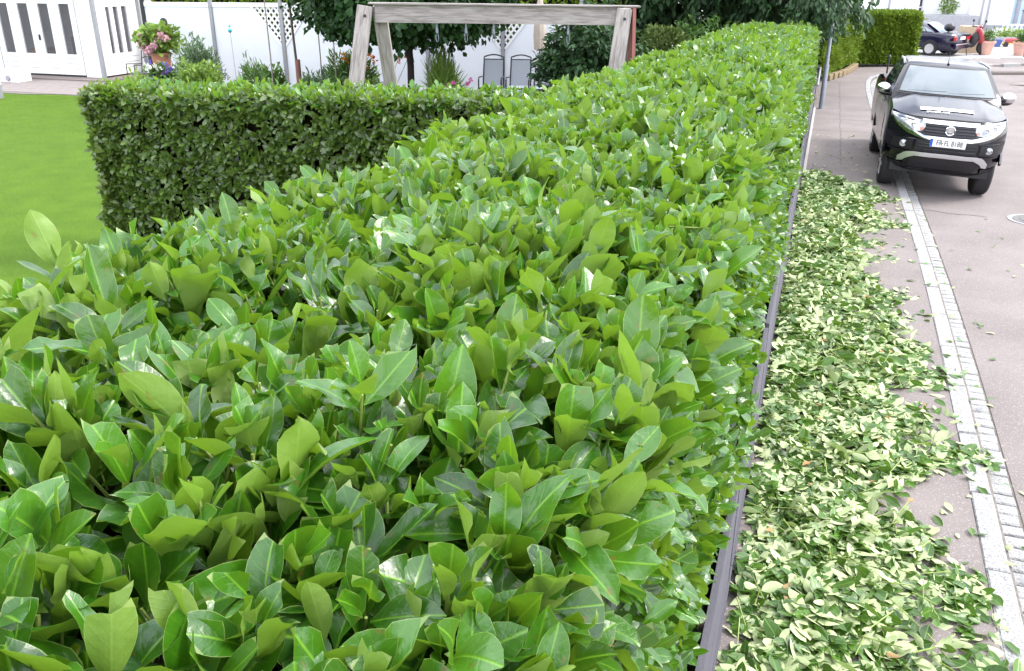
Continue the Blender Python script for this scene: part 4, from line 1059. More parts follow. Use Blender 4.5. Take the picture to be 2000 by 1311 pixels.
# lawn-edge things on the left
bx = empty('white_storage_box', (-21.95, 19.9, .012), label='white low box with a grey knob in front of the summerhouse doors', cat='box')
MB().box((-.1, .1, .19), (.62, .5, .36), ch=.02).build('case', M_white, bx); MB().lathe((-.12, -.16, .12), [(.08, 0), (.07, -.03), (.02, -.03)], 16, 'Y').build('knob', M_grey, bx, smooth=True)
gp = empty('garden_light', (-19.55, 17.15, 0), label='short white and grey garden bollard light at the lawn edge', cat='garden light')
MB().lathe((0, 0, 0), [(.07, 0), (.07, .34)], 14).build('post', M_grey, gp, smooth=True); MB().lathe((0, 0, .34), [(.075, 0), (.075, .30), (.05, .33)], 14).build('lamp_head', M_white, gp, smooth=True)

# ================================================================== TREES AND SHRUBS
def blob(n, c, r, L, W, seed, shell=.55, droop=.0, nl=3, up=.35, jitter=.6, flat=0.0, lump=0.25, zmin=None, nw=2):
    """leaves spread through an uneven ellipsoid"""
    g = np.random.default_rng(seed); d = unit(g.normal(0, 1, (n, 3)))
    lob = 1 + lump * np.sin(d[:, 0] * 5.3 + seed) * np.sin(d[:, 1] * 4.7 + 2 * seed) + lump * .7 * np.sin(d[:, 2] * 7 + d[:, 0] * 6 + seed * 1.7)
    rad = (shell + (1 - shell) * g.random(n) ** .6) * lob
    p = np.array(c) + d * rad[:, None] * np.array(r)
    if flat: p[:, 2] = np.maximum(p[:, 2], c[2] - r[2] * flat + g.normal(0, .05, n))
    if zmin is not None:
        k = p[:, 2] > zmin; p, d = p[k], d[k]; n = len(p)
    a = unit(d * .7 + g.normal(0, jitter, (n, 3)) + np.array([0, 0, up - droop]))
    nr = unit(d * .5 + np.array([0, 0, .8]) + g.normal(0, .4, (n, 3)))
    Ls = L * np.clip(g.normal(1, .22, n), .5, 1.6)
    return Leaves(p, a, nr, Ls, Ls * (W / L), nl, nw, seed=seed)

def clumps(n, k, c, r, L, W, seed, spray=.45, droop=.3, zmin=None, shell=.6, flat=None):
    """k sprays of leaves hanging at the ends of branchlets: n leaves each"""
    g = np.random.default_rng(seed); d = unit(g.normal(0, 1, (k, 3))); rad = shell + (1 - shell) * g.random(k) ** .5
    p = np.array(c) + d * rad[:, None] * np.array(r)
    if flat is not None: p[:, 2] = np.maximum(p[:, 2], flat + g.normal(.1, .12, k))
    out = unit(d * np.array([1, 1, .3]) + g.normal(0, .25, (k, 3)) - np.array([0, 0, droop]))
    t = g.random((k, n)); lat = g.normal(0, .13, (k, n, 3)) * spray
    q = p[:, None] + out[:, None] * (t * spray)[..., None] + lat; q[..., 2] -= droop * .35 * spray * t ** 2
    a = unit(out[:, None] * .8 + g.normal(0, .5, (k, n, 3)) - np.array([0, 0, droop * .5])).reshape(-1, 3); q = q.reshape(-1, 3)
    nr = unit(np.array([0, 0, 1.0]) + g.normal(0, .35, q.shape) + np.repeat(d, n, 0) * .4)
    if zmin is not None: m = q[:, 2] > zmin; q, a, nr = q[m], a[m], nr[m]
    Ls = L * np.clip(g.normal(1, .2, len(q)), .5, 1.5)
    return Leaves(q, a, nr, Ls, Ls * (W / L), 3, 2, seed=seed)

def trunk_mb(base, top, r0, r1, limbs, seed, reach):
    g = random.Random(seed); mb = MB(); b, t = Vector(base), Vector(top); n = 7; pts = [b.lerp(t, i / (n - 1)) + Vector((g.uniform(-.02, .02), g.uniform(-.02, .02), 0)) for i in range(n)]
    mb.tube(pts, [r0 + (r1 - r0) * (i / (n - 1)) ** .8 for i in range(n)], 12)
    for i in range(limbs):
        a = i * 2.4 + g.uniform(-.3, .3); s = b.lerp(t, g.uniform(.62, .98)); e = s + Vector((math.cos(a) * reach[0], math.sin(a) * reach[1], g.uniform(.15, 1) * reach[2])); m = s.lerp(e, .5) + Vector((0, 0, .18 * reach[2]))
        mb.tube([s, m, e], [r1 * .7, r1 * .45, r1 * .15], 7)
    return mb

def plant(name, label, cat, base, batches, material, trunk=None, trunk_mat=M_bark, group=None, crown='crown', flowers=()):
    base = Vector(base); e = empty(name, base, label=label, cat=cat, group=group)
    o = link(crown, leaves_mesh(crown, [(b, None) for b in batches], material), e); o.location = -base
    if trunk: t = trunk.build('trunk', trunk_mat, e, smooth=True, angle=60); t.location = -base
    for fname, fb, fm in flowers:
        o = link(fname, leaves_mesh(fname, [(b, None) for b in fb], fm), e); o.location = -base; o['kind'] = 'stuff'
    return e

plant('ball_tree', 'dark round-headed tree with a bare trunk behind the swing frame', 'tree', (-8.1, 17.15, 0),
      [blob(15000, (-8.25, 17.25, 2.85), (2.25, 2.0, 1.25), .13, .10, 61, .45, .5, lump=.12), clumps(16, 330, (-8.25, 17.25, 2.62), (2.12, 1.9, .95), .13, .10, 62, .32, .6, shell=.8)], MAPLE,
      trunk_mb((-8.1, 17.15, 0), (-8.2, 17.2, 2.3), .085, .06, 9, 6, (1.3, 1.2, .7)), M_darkbark)
plant('spreading_tree', 'large dark tree overhanging the far end of the laurel hedge', 'tree', (-3.0, 26.2, 0),
      [clumps(26, 620, (-2.9, 26.2, 3.9), (3.5, 3.4, 2.6), .22, .09, 63, .75, .8, shell=.45, flat=1.55),
       clumps(26, 150, (-1.0, 24.6, 2.9), (1.5, 2.0, 1.3), .20, .085, 64, .6, .9, shell=.3, flat=1.62),
       clumps(24, 80, (-.30, 22.0, 2.5), (.50, 1.0, .70), .15, .065, 65, .38, .9, shell=.1, flat=1.84),
       blob(2600, (-3.2, 26.6, 4.2), (2.8, 2.6, 2.2), .25, .12, 66, .2)], DARKLEAF,
      trunk_mb((-3.05, 26.2, 0), (-3.0, 26.2, 4.0), .26, .16, 12, 8, (2.2, 2.0, 1.0)), M_darkbark)
plant('spreading_tree', 'dark tree filling the gap behind the white fence end and the swing frame', 'tree', (-6.3, 26.5, 0),
      [clumps(24, 420, (-6.3, 26.5, 3.2), (2.6, 2.0, 2.4), .24, .11, 67, .7, .8, shell=.4, flat=.9), blob(2600, (-6.3, 26.9, 2.9), (2.3, 1.6, 2.4), .25, .14, 68, .2)], DARKLEAF,
      trunk_mb((-6.3, 26.5, 0), (-6.3, 26.6, 3.2), .2, .12, 9, 9, (1.5, 1.4, .9)), M_darkbark)
plant('spreading_tree', 'dark tree standing farthest back behind the hedge end and lamp post', 'tree', (-1.6, 31.5, 0),
      [clumps(24, 420, (-1.7, 31.5, 2.9), (2.4, 2.2, 2.8), .26, .12, 69, .7, .7, shell=.35, flat=.5), blob(2600, (-1.7, 31.9, 2.6), (2.1, 1.8, 2.4), .27, .15, 70, .2)], DARKLEAF,
      trunk_mb((-1.6, 31.5, 0), (-1.6, 31.5, 3.2), .2, .12, 9, 10, (1.5, 1.4, .9)), M_darkbark)
plant('evergreen_shrub', 'big dark evergreen shrub behind the right end of the swing frame', 'shrub', (-4.6, 17.1, 0),
      [clumps(18, 330, (-4.25, 17.1, 1.15), (.85, .80, 1.15), .15, .06, 71, .35, .25, shell=.55), blob(1500, (-4.2, 17.2, 1.0), (.75, .7, 1.0), .16, .09, 72, .2)], DARKLEAF,
      trunk_mb((-4.6, 17.1, 0), (-4.6, 17.1, 1.5), .05, .03, 8, 11, (.5, .5, .4)), M_darkbark)
plant('clipped_yew', 'rounded clipped yew bush beside the laurel hedge under the dark tree', 'shrub', (-3.4, 19.9, 0),
      [blob(5200, (-3.4, 19.9, .95), (.62, .60, .93), .10, .035, 73, .75, .2, lump=.06, up=.6, jitter=.4)], leaf_mat('yew_leaf', (.035, .065, .012), (.10, .15, .03), (.08, .12, .03), (.12, .18, .03), rough=.55, tfac=.15, vein=.1, edge=(.1, .14, .04), spec=.25),
      trunk_mb((-3.4, 19.9, 0), (-3.4, 19.9, 1.0), .05, .03, 5, 12, (.3, .3, .4)))
plant('evergreen_shrub', 'low dark undergrowth shrub between the yew and the laurel hedge end', 'shrub', (-2.7, 22.6, 0),
      [clumps(16, 240, (-2.6, 22.6, .95), (1.2, 1.0, .85), .17, .07, 74, .35, .2, shell=.5)], SHRUB_M)

# clipped thuja hedge beyond the pavement end
th = empty('thuja_hedge', (1.3, 33.2, 0), label='square clipped yellow-green thuja hedge at the end of the pavement', cat='hedge')
def face_leaves(p0, p1, z0, z1, nrm, n, L, W, seed, top=False, depth=.8):
    g = np.random.default_rng(seed); p0, p1 = np.array(p0), np.array(p1); m = g.random(n)[:, None]; nv = np.array([nrm[0], nrm[1], 0.0])
    xy = p0 + (p1 - p0) * m; z = z0 + (z1 - z0) * g.random(n)
    if top: xy = xy - g.random((n, 1)) * depth * np.array(nrm); z = np.full(n, z1)
    p = np.concatenate([xy, z[:, None]], 1) + nv * (g.normal(0, .03, n) + .04 * np.sin(m[:, 0] * 17 + z * 5))[:, None]; p[:, 2] += g.normal(0, .02, n)
    a = unit((nv * .7 if not top else np.array([0, 0, .6])) + g.normal(0, .5, (n, 3)) + np.array([0, 0, .35])); nr = unit(nv + np.array([0, 0, .6]) + g.normal(0, .4, (n, 3)))
    Ls = L * np.clip(g.normal(1, .25, n), .5, 1.6)
    return Leaves(p, a, nr, Ls, Ls * W / L, 2, 2, seed=seed)
TZ = 1.62
tb = [face_leaves((-.1, 27.6), (1.05, 33.2), .15, TZ, (.98, -.2), 6500, .12, .05, 81), face_leaves((1.05, 33.2), (2.85, 33.75), .05, TZ, (.25, -.97), 6500, .12, .05, 82),
      face_leaves((2.85, 33.75), (2.7, 34.8), .05, TZ, (.99, .1), 1200, .12, .05, 83), face_leaves((-.1, 27.6), (1.05, 33.2), 0, TZ, (.98, -.2), 2600, .12, .05, 84, True), face_leaves((1.05, 33.2), (2.85, 33.75), 0, TZ, (.25, -.97), 2600, .12, .05, 85, True)]
o = link('foliage', leaves_mesh('foliage', [(b, None) for b in tb], THUJA), th); o.location = -th.location; o['kind'] = 'stuff'
o = MB().poly([(-.2, 27.6), (.95, 33.28), (2.78, 33.83), (2.62, 34.8), (.4, 34.2), (-.95, 27.8)], 0, TZ - .06).build('branch_core', M_core, th); o.location = -th.location
lw = empty('stone_edging', (.5, 30.8, 0), label='low ochre stone edging along the foot of the thuja hedge', cat='edging')
pa, pb = Vector((.12, 27.9, 0)), Vector((.98, 32.0, 0)); n = 9
for i in range(n):
    p = pa.lerp(pb, (i + .5) / n) + Vector((.18 * math.sin(i / (n - 1) * math.pi) * .6, 0, .09)); d = pb - pa
    MB().box((0, 0, 0), (.16, .468, .15 + .02 * (i % 2)), ch=.015).build('stone', M_ochre, lw, loc=p - lw.location).rotation_euler = (0, 0, math.atan2(-d.x, d.y))

# hedge behind the white fence
bh = empty('back_hedge', (-14.5, 22.6, 0), label='yellow-green hedge rising just above the white board fence', cat='hedge')
bb = [face_leaves((-18.0, 21.4), (-5.0, 23.38), .6, 2.42, (.15, -.99), 4000, .16, .08, 86), face_leaves((-18.0, 21.4), (-5.0, 23.38), .6, 2.42, (.15, -.99), 5400, .16, .08, 87, True)]
o = link('foliage', leaves_mesh('foliage', [(b, None) for b in bb], THUJA), bh); o.location = -bh.location; o['kind'] = 'stuff'
o = MB().poly([(-18, 21.48), (-5.0, 23.46), (-5.1, 24.2), (-18.1, 22.2)], 0, 2.34).build('branch_core', M_core, bh); o.location = -bh.location

# flower bed plants
def bed(name, label, c, r, n, L, W, material, seed, flowers=(), up=.5, shell=.3):
    return plant(name, label, 'plant', (c[0], c[1], 0), [blob(n, (c[0], c[1], r[2] * .95), r, L, W, seed, shell, up=up, lump=.25, zmin=.0)], material, None, flowers=flowers, crown='leaves')
bed('rosemary_shrub', 'tall dark feathery shrub against the left part of the white fence', (-14.5, 18.5), (.52, .45, .72), 2600, .13, .03, SHRUB_G, 91, up=.9)
for k, (dx, hgt) in enumerate(((-.28, 1.78), (-.08, 1.95), (.30, 1.82), (.1, 1.6))): pass
bed('spirea_shrub', 'pale yellow-green leafy shrub in front of the dark feathery shrub', (-13.7, 17.4), (.60, .45, .52), 2400, .10, .05, SHRUB_L, 92)
bed('ground_cover_plant', 'low bright green plant at the left end of the garden hedge top', (-14.2, 15.9), (.75, .5, .42), 2000, .11, .05, SHRUB_L, 93)
bed('grassy_plant', 'small green tuft growing below the two left canes', (-12.4, 17.8), (.38, .35, .52), 1300, .16, .025, SHRUB_M, 94, up=1.2)
bed('grassy_plant', 'leafy green tuft between the middle canes and young tree', (-11.75, 17.6), (.25, .25, .50), 900, .12, .05, SHRUB_M, 95)
bed('grassy_plant', 'blue-green tuft growing right of the young tree sleeve', (-9.95, 16.3), (.36, .3, .50), 1300, .15, .03, SHRUB_G, 96, up=1.0)
bed('grassy_plant', 'green tuft right of the young tree below the thin canes', (-9.35, 16.2), (.34, .3, .46), 1200, .13, .035, SHRUB_M, 97, up=1.0)
g = np.random.default_rng(98)
def flower_heads(pts, size, seed, petals=14):
    g = np.random.default_rng(seed); P = np.repeat(np.array(pts), petals, 0); d = unit(g.normal(0, 1, P.shape)); Ls = np.full(len(P), size)
    return Leaves(P + d * size * .4, unit(d + g.normal(0, .5, d.shape)), d, Ls, Ls * .8, 2, 2, seed=seed)
lily_pts = [(-10.35, 18.3, 1.18), (-10.2, 18.25, 1.12), (-10.05, 18.3, 1.02), (-9.75, 18.45, 1.22), (-9.62, 18.4, 1.12), (-9.3, 18.5, 1.2), (-9.1, 18.5, 1.12), (-8.9, 18.6, 1.16), (-9.75, 18.3, 1.0)]
bed('day_lily_plant', 'dark leafy day lily clump with orange flowers behind the left swing leg', (-10.2, 18.3), (.55, .4, .58), 1500, .26, .035, SHRUB_M, 99, flowers=[('flowers', [flower_heads(lily_pts, .085, 100, 9)], ORANGE)], up=.6)
st = MB()
for p in lily_pts: st.tube([(p[0] * .6 + -10.0 * .4, p[1], .3), (p[0], p[1], p[2] - .03)], .007, 5)
tag(st.build('lily_stalks', M_stem), 'thin green stalks carrying the orange day lilies', 'stalks', kind='stuff')
bed('marigold_plant', 'low light green plant with one yellow flower left of the swing leg', (-9.9, 16.3), (.45, .3, .36), 1200, .09, .04, SHRUB_L, 101, flowers=[('flowers', [flower_heads([(-9.85, 16.05, .72)], .05, 102, 16)], YELLOWP)])
bed('yellow_leaf_plant', 'small yellow-green plant between the two left swing legs', (-8.75, 16.6), (.22, .22, .50), 700, .10, .05, SHRUB_L, 103)
bed('lavender_plant', 'grey-green bushy plant left of the dark tree trunk', (-8.35, 16.2), (.36, .3, .40), 1500, .12, .02, SHRUB_G, 104, up=1.0)
bed('reed_grass', 'upright yellow-green grass clump right of the dark tree trunk', (-7.35, 17.0), (.30, .28, .66), 1500, .34, .018, SHRUB_L, 105, up=2.2)
bed('phlox_plant', 'green plant with magenta flower heads right of the dark tree trunk', (-6.85, 16.6), (.40, .32, .42), 1400, .10, .035, SHRUB_M, 106, flowers=[('flowers', [flower_heads([(-6.98, 16.4, .88), (-6.9, 16.45, .93), (-7.1, 16.3, .70), (-6.6, 16.5, .93), (-6.55, 16.5, 1.0)], .045, 107, 20)], MAGENTA)])

# canes, young tree, ornaments
def cane(base, top, r, label):
    tag(MB().tube([base, Vector(base).lerp(Vector(top), .5) + Vector((.01, 0, 0)), top], [r, r, r * .8], 7).build('garden_cane', M_cane, smooth=True), label, 'cane', 'canes in the flower bed')
cane((-11.55, 17.2, 0), (-11.55, 17.2, 2.45), .016, 'leftmost thin grey garden cane before the white fence')
cane((-11.2, 17.3, 0), (-11.2, 17.3, 2.45), .013, 'thin grey cane just left of the young tree')
cane((-10.45, 17.45, 0), (-10.45, 17.45, 2.45), .014, 'thin grey cane just right of the young tree')
cane((-10.15, 17.55, 0), (-10.15, 17.55, 2.45), .013, 'thin grey cane farthest right, beside the dark tree crown')
yt = empty('young_tree', (-10.36, 16.4, 0), label='young tree with a brown protective sleeve around its thin stem', cat='tree')
MB().tube([(0, 0, 0), (-.03, 0, 1.3), (-.07, .02, 2.0), (-.1, .02, 2.9)], [.03, .027, .024, .012], 9).build('trunk', M_bark, yt, smooth=True)
MB().lathe((0, 0, 0), [(.06, 0), (.055, 1.28), (.05, 1.28)], 14).build('sleeve', M_sleeve, yt, smooth=True)
o = link('crown', leaves_mesh('crown', [(blob(420, (-10.45, 16.42, 3.1), (.55, .5, .62), .12, .06, 108, .3), None)], SHRUB_M), yt); o.location = -yt.location
ol = empty('garden_ornament', (-13.5, 18.6, 0), label='thin stake with a turquoise bird ornament before the white fence', cat='ornament')
MB().tube([(0, 0, 0), (-.03, 0, 1.62)], .006, 5).build('stake', M_galv, ol); M_turq = mat('turquoise_glaze', (.05, .38, .48), .3)
MB().ball((-.03, 0, 1.66), (.05, .05, .05), 12, 8).ball((-.03, 0, 1.76), (.025, .025, .03), 10, 6).build('figure', M_turq, ol, smooth=True)
lan = empty('wall_lantern', (-16.75, 20.2, 0), label='dark arched lantern plaque on the white fence near the summerhouse', cat='lantern')
pts = [(-.10, 0), (.10, 0)] + [(.10 * math.cos(a), .2 + .12 * math.sin(a)) for a in [i * math.pi / 10 for i in range(11)]]
mb = MB(); n = len(pts); mb.add([(x, -.03, 1.50 + z) for x, z in pts] + [(x, .03, 1.50 + z) for x, z in pts], [tuple(range(n)), tuple(range(n, 2 * n))[::-1]] + [(k, n + k, n + (k + 1) % n, (k + 1) % n) for k in range(n)])
mb.build('plaque', M_dkmetal, lan); MB().box((0, .0, 1.40), (.20, .10, .05)).box((0, .03, .7), (.03, .03, 1.4)).build('bracket', M_grey, lan)
# potted hydrangea, flower pot, metal chair
hp = empty('potted_hydrangea', (-15.9, 18.9, 0), label='pink hydrangea in a tall terracotta pot beside the summerhouse', cat='potted plant')
MB().lathe((0, 0, .35), [(.18, 0), (.235, .66), (.255, .66), (.255, .72), (.20, .72), (.18, .66)], 24).lathe((0, 0, 0), [(.22, 0), (.2, .35)], 20).build('pot', M_terra, hp, smooth=True)
for nm_, bt_, mt_ in (('leaves', blob(900, (-15.9, 18.9, 1.38), (.50, .42, .32), .14, .09, 110, .4, zmin=1.05), SHRUB_L),
                      ('blooms', flower_heads([(-16.2, 18.65, 1.45), (-16.18, 18.6, 1.30), (-16.02, 18.5, 1.22), (-15.85, 18.45, 1.18), (-15.75, 18.5, 1.25), (-16.1, 18.55, 1.38), (-15.68, 18.6, 1.38), (-15.6, 18.65, 1.50), (-15.75, 18.7, 1.56), (-15.9, 18.47, 1.12), (-15.5, 18.7, 1.42), (-16.25, 18.75, 1.55)], .085, 111, 46), PINK)):
    o = link(nm_, leaves_mesh(nm_, [(bt_, None)], mt_), hp); o.location = -hp.location; o['kind'] = 'stuff'
fp = empty('flower_pot', (-14.85, 17.6, 0), label='dark pot of white and violet flowers in front of the terracotta pot', cat='potted plant')
MB().lathe((0, 0, .0), [(.2, 0), (.27, .55), (.25, .56)], 20).build('pot', M_dkmetal, fp, smooth=True)
for nm_, bt_, mt_ in (('leaves', blob(800, (-14.85, 17.6, .66), (.33, .3, .24), .10, .05, 112, .4), SHRUB_M), ('white_blooms', flower_heads([(-15.08, 17.35, .93), (-14.95, 17.3, .90), (-14.78, 17.3, .92), (-14.68, 17.32, .86), (-15.0, 17.32, .82)], .06, 113, 12), WHITEP),
                      ('violet_blooms', flower_heads([(-14.58, 17.4, .98), (-14.52, 17.42, .90), (-14.55, 17.4, .82), (-14.62, 17.4, .75), (-14.85, 17.28, .66), (-15.05, 17.45, 1.0), (-14.5, 17.5, .84)], .055, 114, 12), VIOLET)):
    o = link(nm_, leaves_mesh(nm_, [(bt_, None)], mt_), fp); o.location = -fp.location; o['kind'] = 'stuff'
mc = empty('metal_chair', (-17.25, 19.55, .01), R(-25), label='thin black metal garden chair standing beside the summerhouse corner', cat='chair')
for x in (-.24, .24):
    MB().tube([(x, -.22, 0), (x, -.2, .68)], .014, 7).build('leg', M_dkmetal, mc, smooth=True); MB().tube([(x, .24, 0), (x, .2, .45), (x * .95, .26, .98)], .014, 7).build('leg', M_dkmetal, mc, smooth=True)
    MB().tube([(x, -.2, .68), (x, .22, .66)], .014, 7).build('armrest', M_dkmetal, mc, smooth=True)
MB().box((0, 0, .44), (.50, .46, .025)).build('seat', M_dkmetal, mc)
for z in (.98, .80): MB().tube([(-.23, .26, z), (-.1, .27, z + .05), (.1, .27, z + .05), (.23, .26, z)], .013, 7).build('back_rail', M_dkmetal, mc, smooth=True)

# sling chairs by the white fence
def sling_chair(loc, rz, label):
    c = empty('sling_chair', loc, rz, label=label, cat='chair', group='grey sling chairs by the white fence')
    for x in (-.27, .27):
        MB().tube([(x, -.25, 0), (x, -.23, .62), (x, -.19, .66), (x, .16, .64)], .017, 8).build('arm_and_leg', M_dkmetal, c, smooth=True)
        MB().tube([(x * .92, .30, 0), (x * .92, .18, .42), (x * .88, .30, 1.08)], .016, 8).build('leg', M_dkmetal, c, smooth=True)
    pts = [(-.24 + .48 * i / 8, .305, 1.08 + .055 * math.sin(math.pi * i / 8)) for i in range(9)]
    MB().tube(pts, .016, 8).build('top_rail', M_dkmetal, c, smooth=True); MB().tube([(-.235, .297, 1.03), (.235, .297, 1.03)], .012, 8).build('cross_rail', M_dkmetal, c, smooth=True)
    MB().add([(-.235, .19, .45), (.235, .19, .45), (.235, .292, 1.03), (-.235, .292, 1.03), (-.235, .20, .45), (.235, .20, .45), (.235, .302, 1.03), (-.235, .302, 1.03)], [(0, 1, 2, 3), (7, 6, 5, 4), (0, 4, 5, 1), (2, 6, 7, 3), (1, 5, 6, 2), (3, 7, 4, 0)]).build('backrest', M_sling, c)
    MB().box((0, -.03, .43), (.50, .44, .02)).build('seat', M_sling, c); MB().tube([(-.27, -.25, .42), (.27, -.25, .42)], .02, 8).build('front_bar', M_dkmetal, c, smooth=True)
    return c
sling_chair((-7.43, 20.1, 0), R(9), 'grey sling garden chair farthest left of the three by the white fence')
sling_chair((-6.78, 20.2, 0), R(9), 'grey sling garden chair between the other two by the white fence')
sling_chair((-6.1, 20.25, 0), R(9), 'grey sling garden chair half hidden behind the dark evergreen shrub')
ps = empty('folded_parasol', (-6.45, 20.75, 0), label='folded beige garden parasol standing behind the sling chairs', cat='parasol')
MB().tube([(0, 0, 0), (0, 0, 2.5)], .018, 8).build('pole', M_wood, ps, smooth=True); MB().lathe((0, 0, 1.22), [(.03, 0), (.14, .03), (.16, .35), (.13, .8), (.05, 1.2)], 10).build('canopy', M_parasol, ps, smooth=True)

# ================================================================== STREET FURNITURE BEYOND
lp = empty('lamp_post', (.05, 22.09, 0), label='grey steel lamp post standing on the pavement at the hedge end', cat='lamp post')
MB().lathe((0, 0, 0), [(.056, 0), (.056, .95), (.048, .97), (.042, .99), (.040, 3.2), (.036, 5.2)], 16).build('pole', M_galv, lp, smooth=True, angle=50)
MB().lathe((0, 0, .94), [(.060, 0), (.060, .04)], 16).build('collar', M_grey, lp, smooth=True); MB().box((.22, .0, 5.25), (.6, .18, .09), ch=.03).build('lamp_head', M_galv, lp)
sp = empty('marker_post', (1.50, 24.4, ROAD_Z), label='thin dark post standing at the kerb behind the pickup', cat='post')
MB().tube([(0, 0, 0), (0, 0, 1.10)], .022, 8).build('shaft', M_dkmetal, sp, smooth=True); MB().lathe((0, 0, 1.08), [(.03, 0), (.05, .02), (.02, .06)], 12).build('knob', M_dkmetal, sp, smooth=True)

# dark blue saloon, rear towards the right
se = empty('saloon_car', (3.05, 38.9, 0), label='dark blue saloon car parked beyond the thuja hedge with its rear showing', cat='car')
se.rotation_euler = (0, 0, R(62)); se.scale = (.86, .86, .86)
def shell(lev, c_front, c_rear, n=16):
    rings = []
    for z, w, s0_, s1_ in lev:
        ring = []
        for i in range(n + 1):
            y = -w * math.cos(math.pi * i / n); ring.append((y, s0_ + c_front * (abs(y) / w) ** 3, z))
        for t in (.2, .35, .5, .65, .8): ring.append((w, s0_ + c_front + (s1_ - c_rear - s0_ - c_front) * t, z))
        for i in range(n + 1):
            y = w * math.cos(math.pi * i / n); ring.append((y, s1_ - c_rear * (abs(y) / w) ** 3, z))
        for t in (.8, .65, .5, .35, .2): ring.append((-w, s0_ + c_front + (s1_ - c_rear - s0_ - c_front) * t, z))
        rings.append(ring)
    mb = MB(); m = len(rings[0])
    for r_ in rings: mb.v += r_
    for i in range(len(rings) - 1):
        for j in range(m): j2 = (j + 1) % m; mb.f.append((i * m + j, i * m + j2, (i + 1) * m + j2, (i + 1) * m + j))
    mb.f.append(tuple(range(m))[::-1]); mb.f.append(tuple(range((len(rings) - 1) * m, len(rings) * m))); return mb
# local frame: y runs from rear (-) to front (+); x across
shell([(.22, .78, -2.18, 2.2), (.32, .85, -2.28, 2.26), (.55, .88, -2.30, 2.28), (.72, .885, -2.27, 2.25), (.85, .87, -2.22, 2.1), (.93, .80, -2.14, 1.7), (.96, .7, -2.0, 1.2)], .35, .4).build('body', M_carblue, se, smooth=True, angle=55)
shell([(.92, .80, -1.55, 1.1), (1.1, .74, -1.25, .75), (1.28, .66, -.95, .35), (1.38, .56, -.65, .0), (1.42, .42, -.5, -.1)], .25, .25).build('cabin', M_carblue, se, smooth=True, angle=60)
M_palegl = mat('pale_reflecting_glass', (.30, .34, .37), .06, spec=1.0, coat=.8)
mb = MB(); mb.grid([[(x * k, y, z) for x in (-1, -.5, 0, .5, 1)] for k, y, z in ((.62, -1.52, .965), (.58, -1.28, 1.11), (.50, -.95, 1.29), (.45, -.82, 1.345))]); mb.f = [f for f in mb.f]; mb.build('rear_window', M_palegl, se, smooth=True)
for sgn in (-1, 1):
    mb = MB(); mb.grid([[(sgn * (w + .01), y0 + (y1 - y0) * k / 4, z) for k in range(5)] for w, z, y0, y1 in ((.775, 1.0, -.95, .75), (.735, 1.12, -.85, .6), (.665, 1.28, -.62, .3))])
    mb.build('side_window', M_palegl, se, smooth=True)
    mb = MB(); mb.add([(sgn * .79, -1.28, .99), (sgn * .79, -1.02, .99), (sgn * .70, -.74, 1.24)], [(0, 1, 2)]); mb.build('quarter_window', M_palegl, se)
    tl = MB().box((sgn * .66, -2.235, .74), (.34, .10, .17), ch=.02, rz=sgn * R(-14)).build('tail_lamp', M_red, se)
    for yy in (-1.28, 1.35):
        wh = MB().lathe((sgn * .82, yy, .30), [(.18, -.1), (.29, -.1), (.30, 0), (.29, .1), (.18, .1)], 24, 'X').build('wheel', M_rubber, se, smooth=True)
        MB().lathe((sgn * .875, yy, .30), [(.2, -.06), (.2, .06), (.12, .06), (.03, .06)], 18, 'X').build('rim', M_silver, wh, smooth=True)
        mb = MB(); V = [(sgn * .892, yy, .30)] + [(sgn * .892, yy + .36 * math.cos(math.pi * i / 12), .30 + .37 * math.sin(math.pi * i / 12)) for i in range(13)]; mb.add(V, [(0, i, i + 1) for i in range(1, 13)]); mb.build('wheel_arch', M_black, se)
MB().box((0, -2.29, .42), (1.5, .10, .22), ch=.03).build('bumper', M_carblue, se); MB().box((0, -2.35, .50), (1.55, .02, .035)).build('bumper_strip', M_silver, se)
MB().box((0, -2.275, .74), (.50, .02, .12)).build('number_plate', M_plate, se)

# scooter with a red front
sc = empty('scooter', (5.05, 38.5, 0), R(28), label='black scooter with red front shield parked behind the dark blue saloon', cat='scooter')
for x in (-.62, .66):
    wh = MB().lathe((x, 0, .27), [(.16, -.055), (.25, -.06), (.27, 0), (.25, .06), (.16, .055)], 24, 'Y').build('wheel', M_rubber, sc, smooth=True); MB().lathe((x, 0, .27), [(.16, -.04), (.15, .04)], 18, 'Y').build('rim', M_silver, wh, smooth=True)
mb = MB(); mb.ball((-.48, 0, .52), (.42, .16, .20), 16, 10); mb.ball((-.1, 0, .36), (.40, .15, .10), 14, 8); mb.ball((.22, 0, .55), (.16, .17, .30), 12, 8, Matrix.Rotation(R(18), 3, 'Y')); mb.build('body', M_black, sc, smooth=True)
MB().ball((-.36, 0, .74), (.42, .15, .09), 14, 8).build('seat', M_black, sc, smooth=True); MB().ball((.42, 0, .70), (.13, .21, .34), 14, 10, Matrix.Rotation(R(-22), 3, 'Y')).build('front_shield', M_redp, sc, smooth=True)
MB().ball((.68, 0, .50), (.22, .09, .07), 12, 8).build('mudguard', M_redp, sc, smooth=True); MB().tube([(.36, 0, .9), (.5, 0, .55), (.66, 0, .27)], .03, 8).build('fork', M_dkmetal, sc, smooth=True)
MB().tube([(.28, -.33, 1.02), (.36, 0, 1.0), (.28, .33, 1.02)], .022, 8).build('handlebar', M_black, sc, smooth=True); MB().ball((.40, 0, .98), (.10, .12, .09), 12, 8).build('headlamp_pod', M_redp, sc, smooth=True)
for y in (-.3, .3): MB().tube([(.30, y, 1.02), (.32, y * 1.15, 1.18)], .008, 6).ball((.32, y * 1.2, 1.22), (.02, .07, .05), 10, 6).build('mirror', M_black, sc, smooth=True)
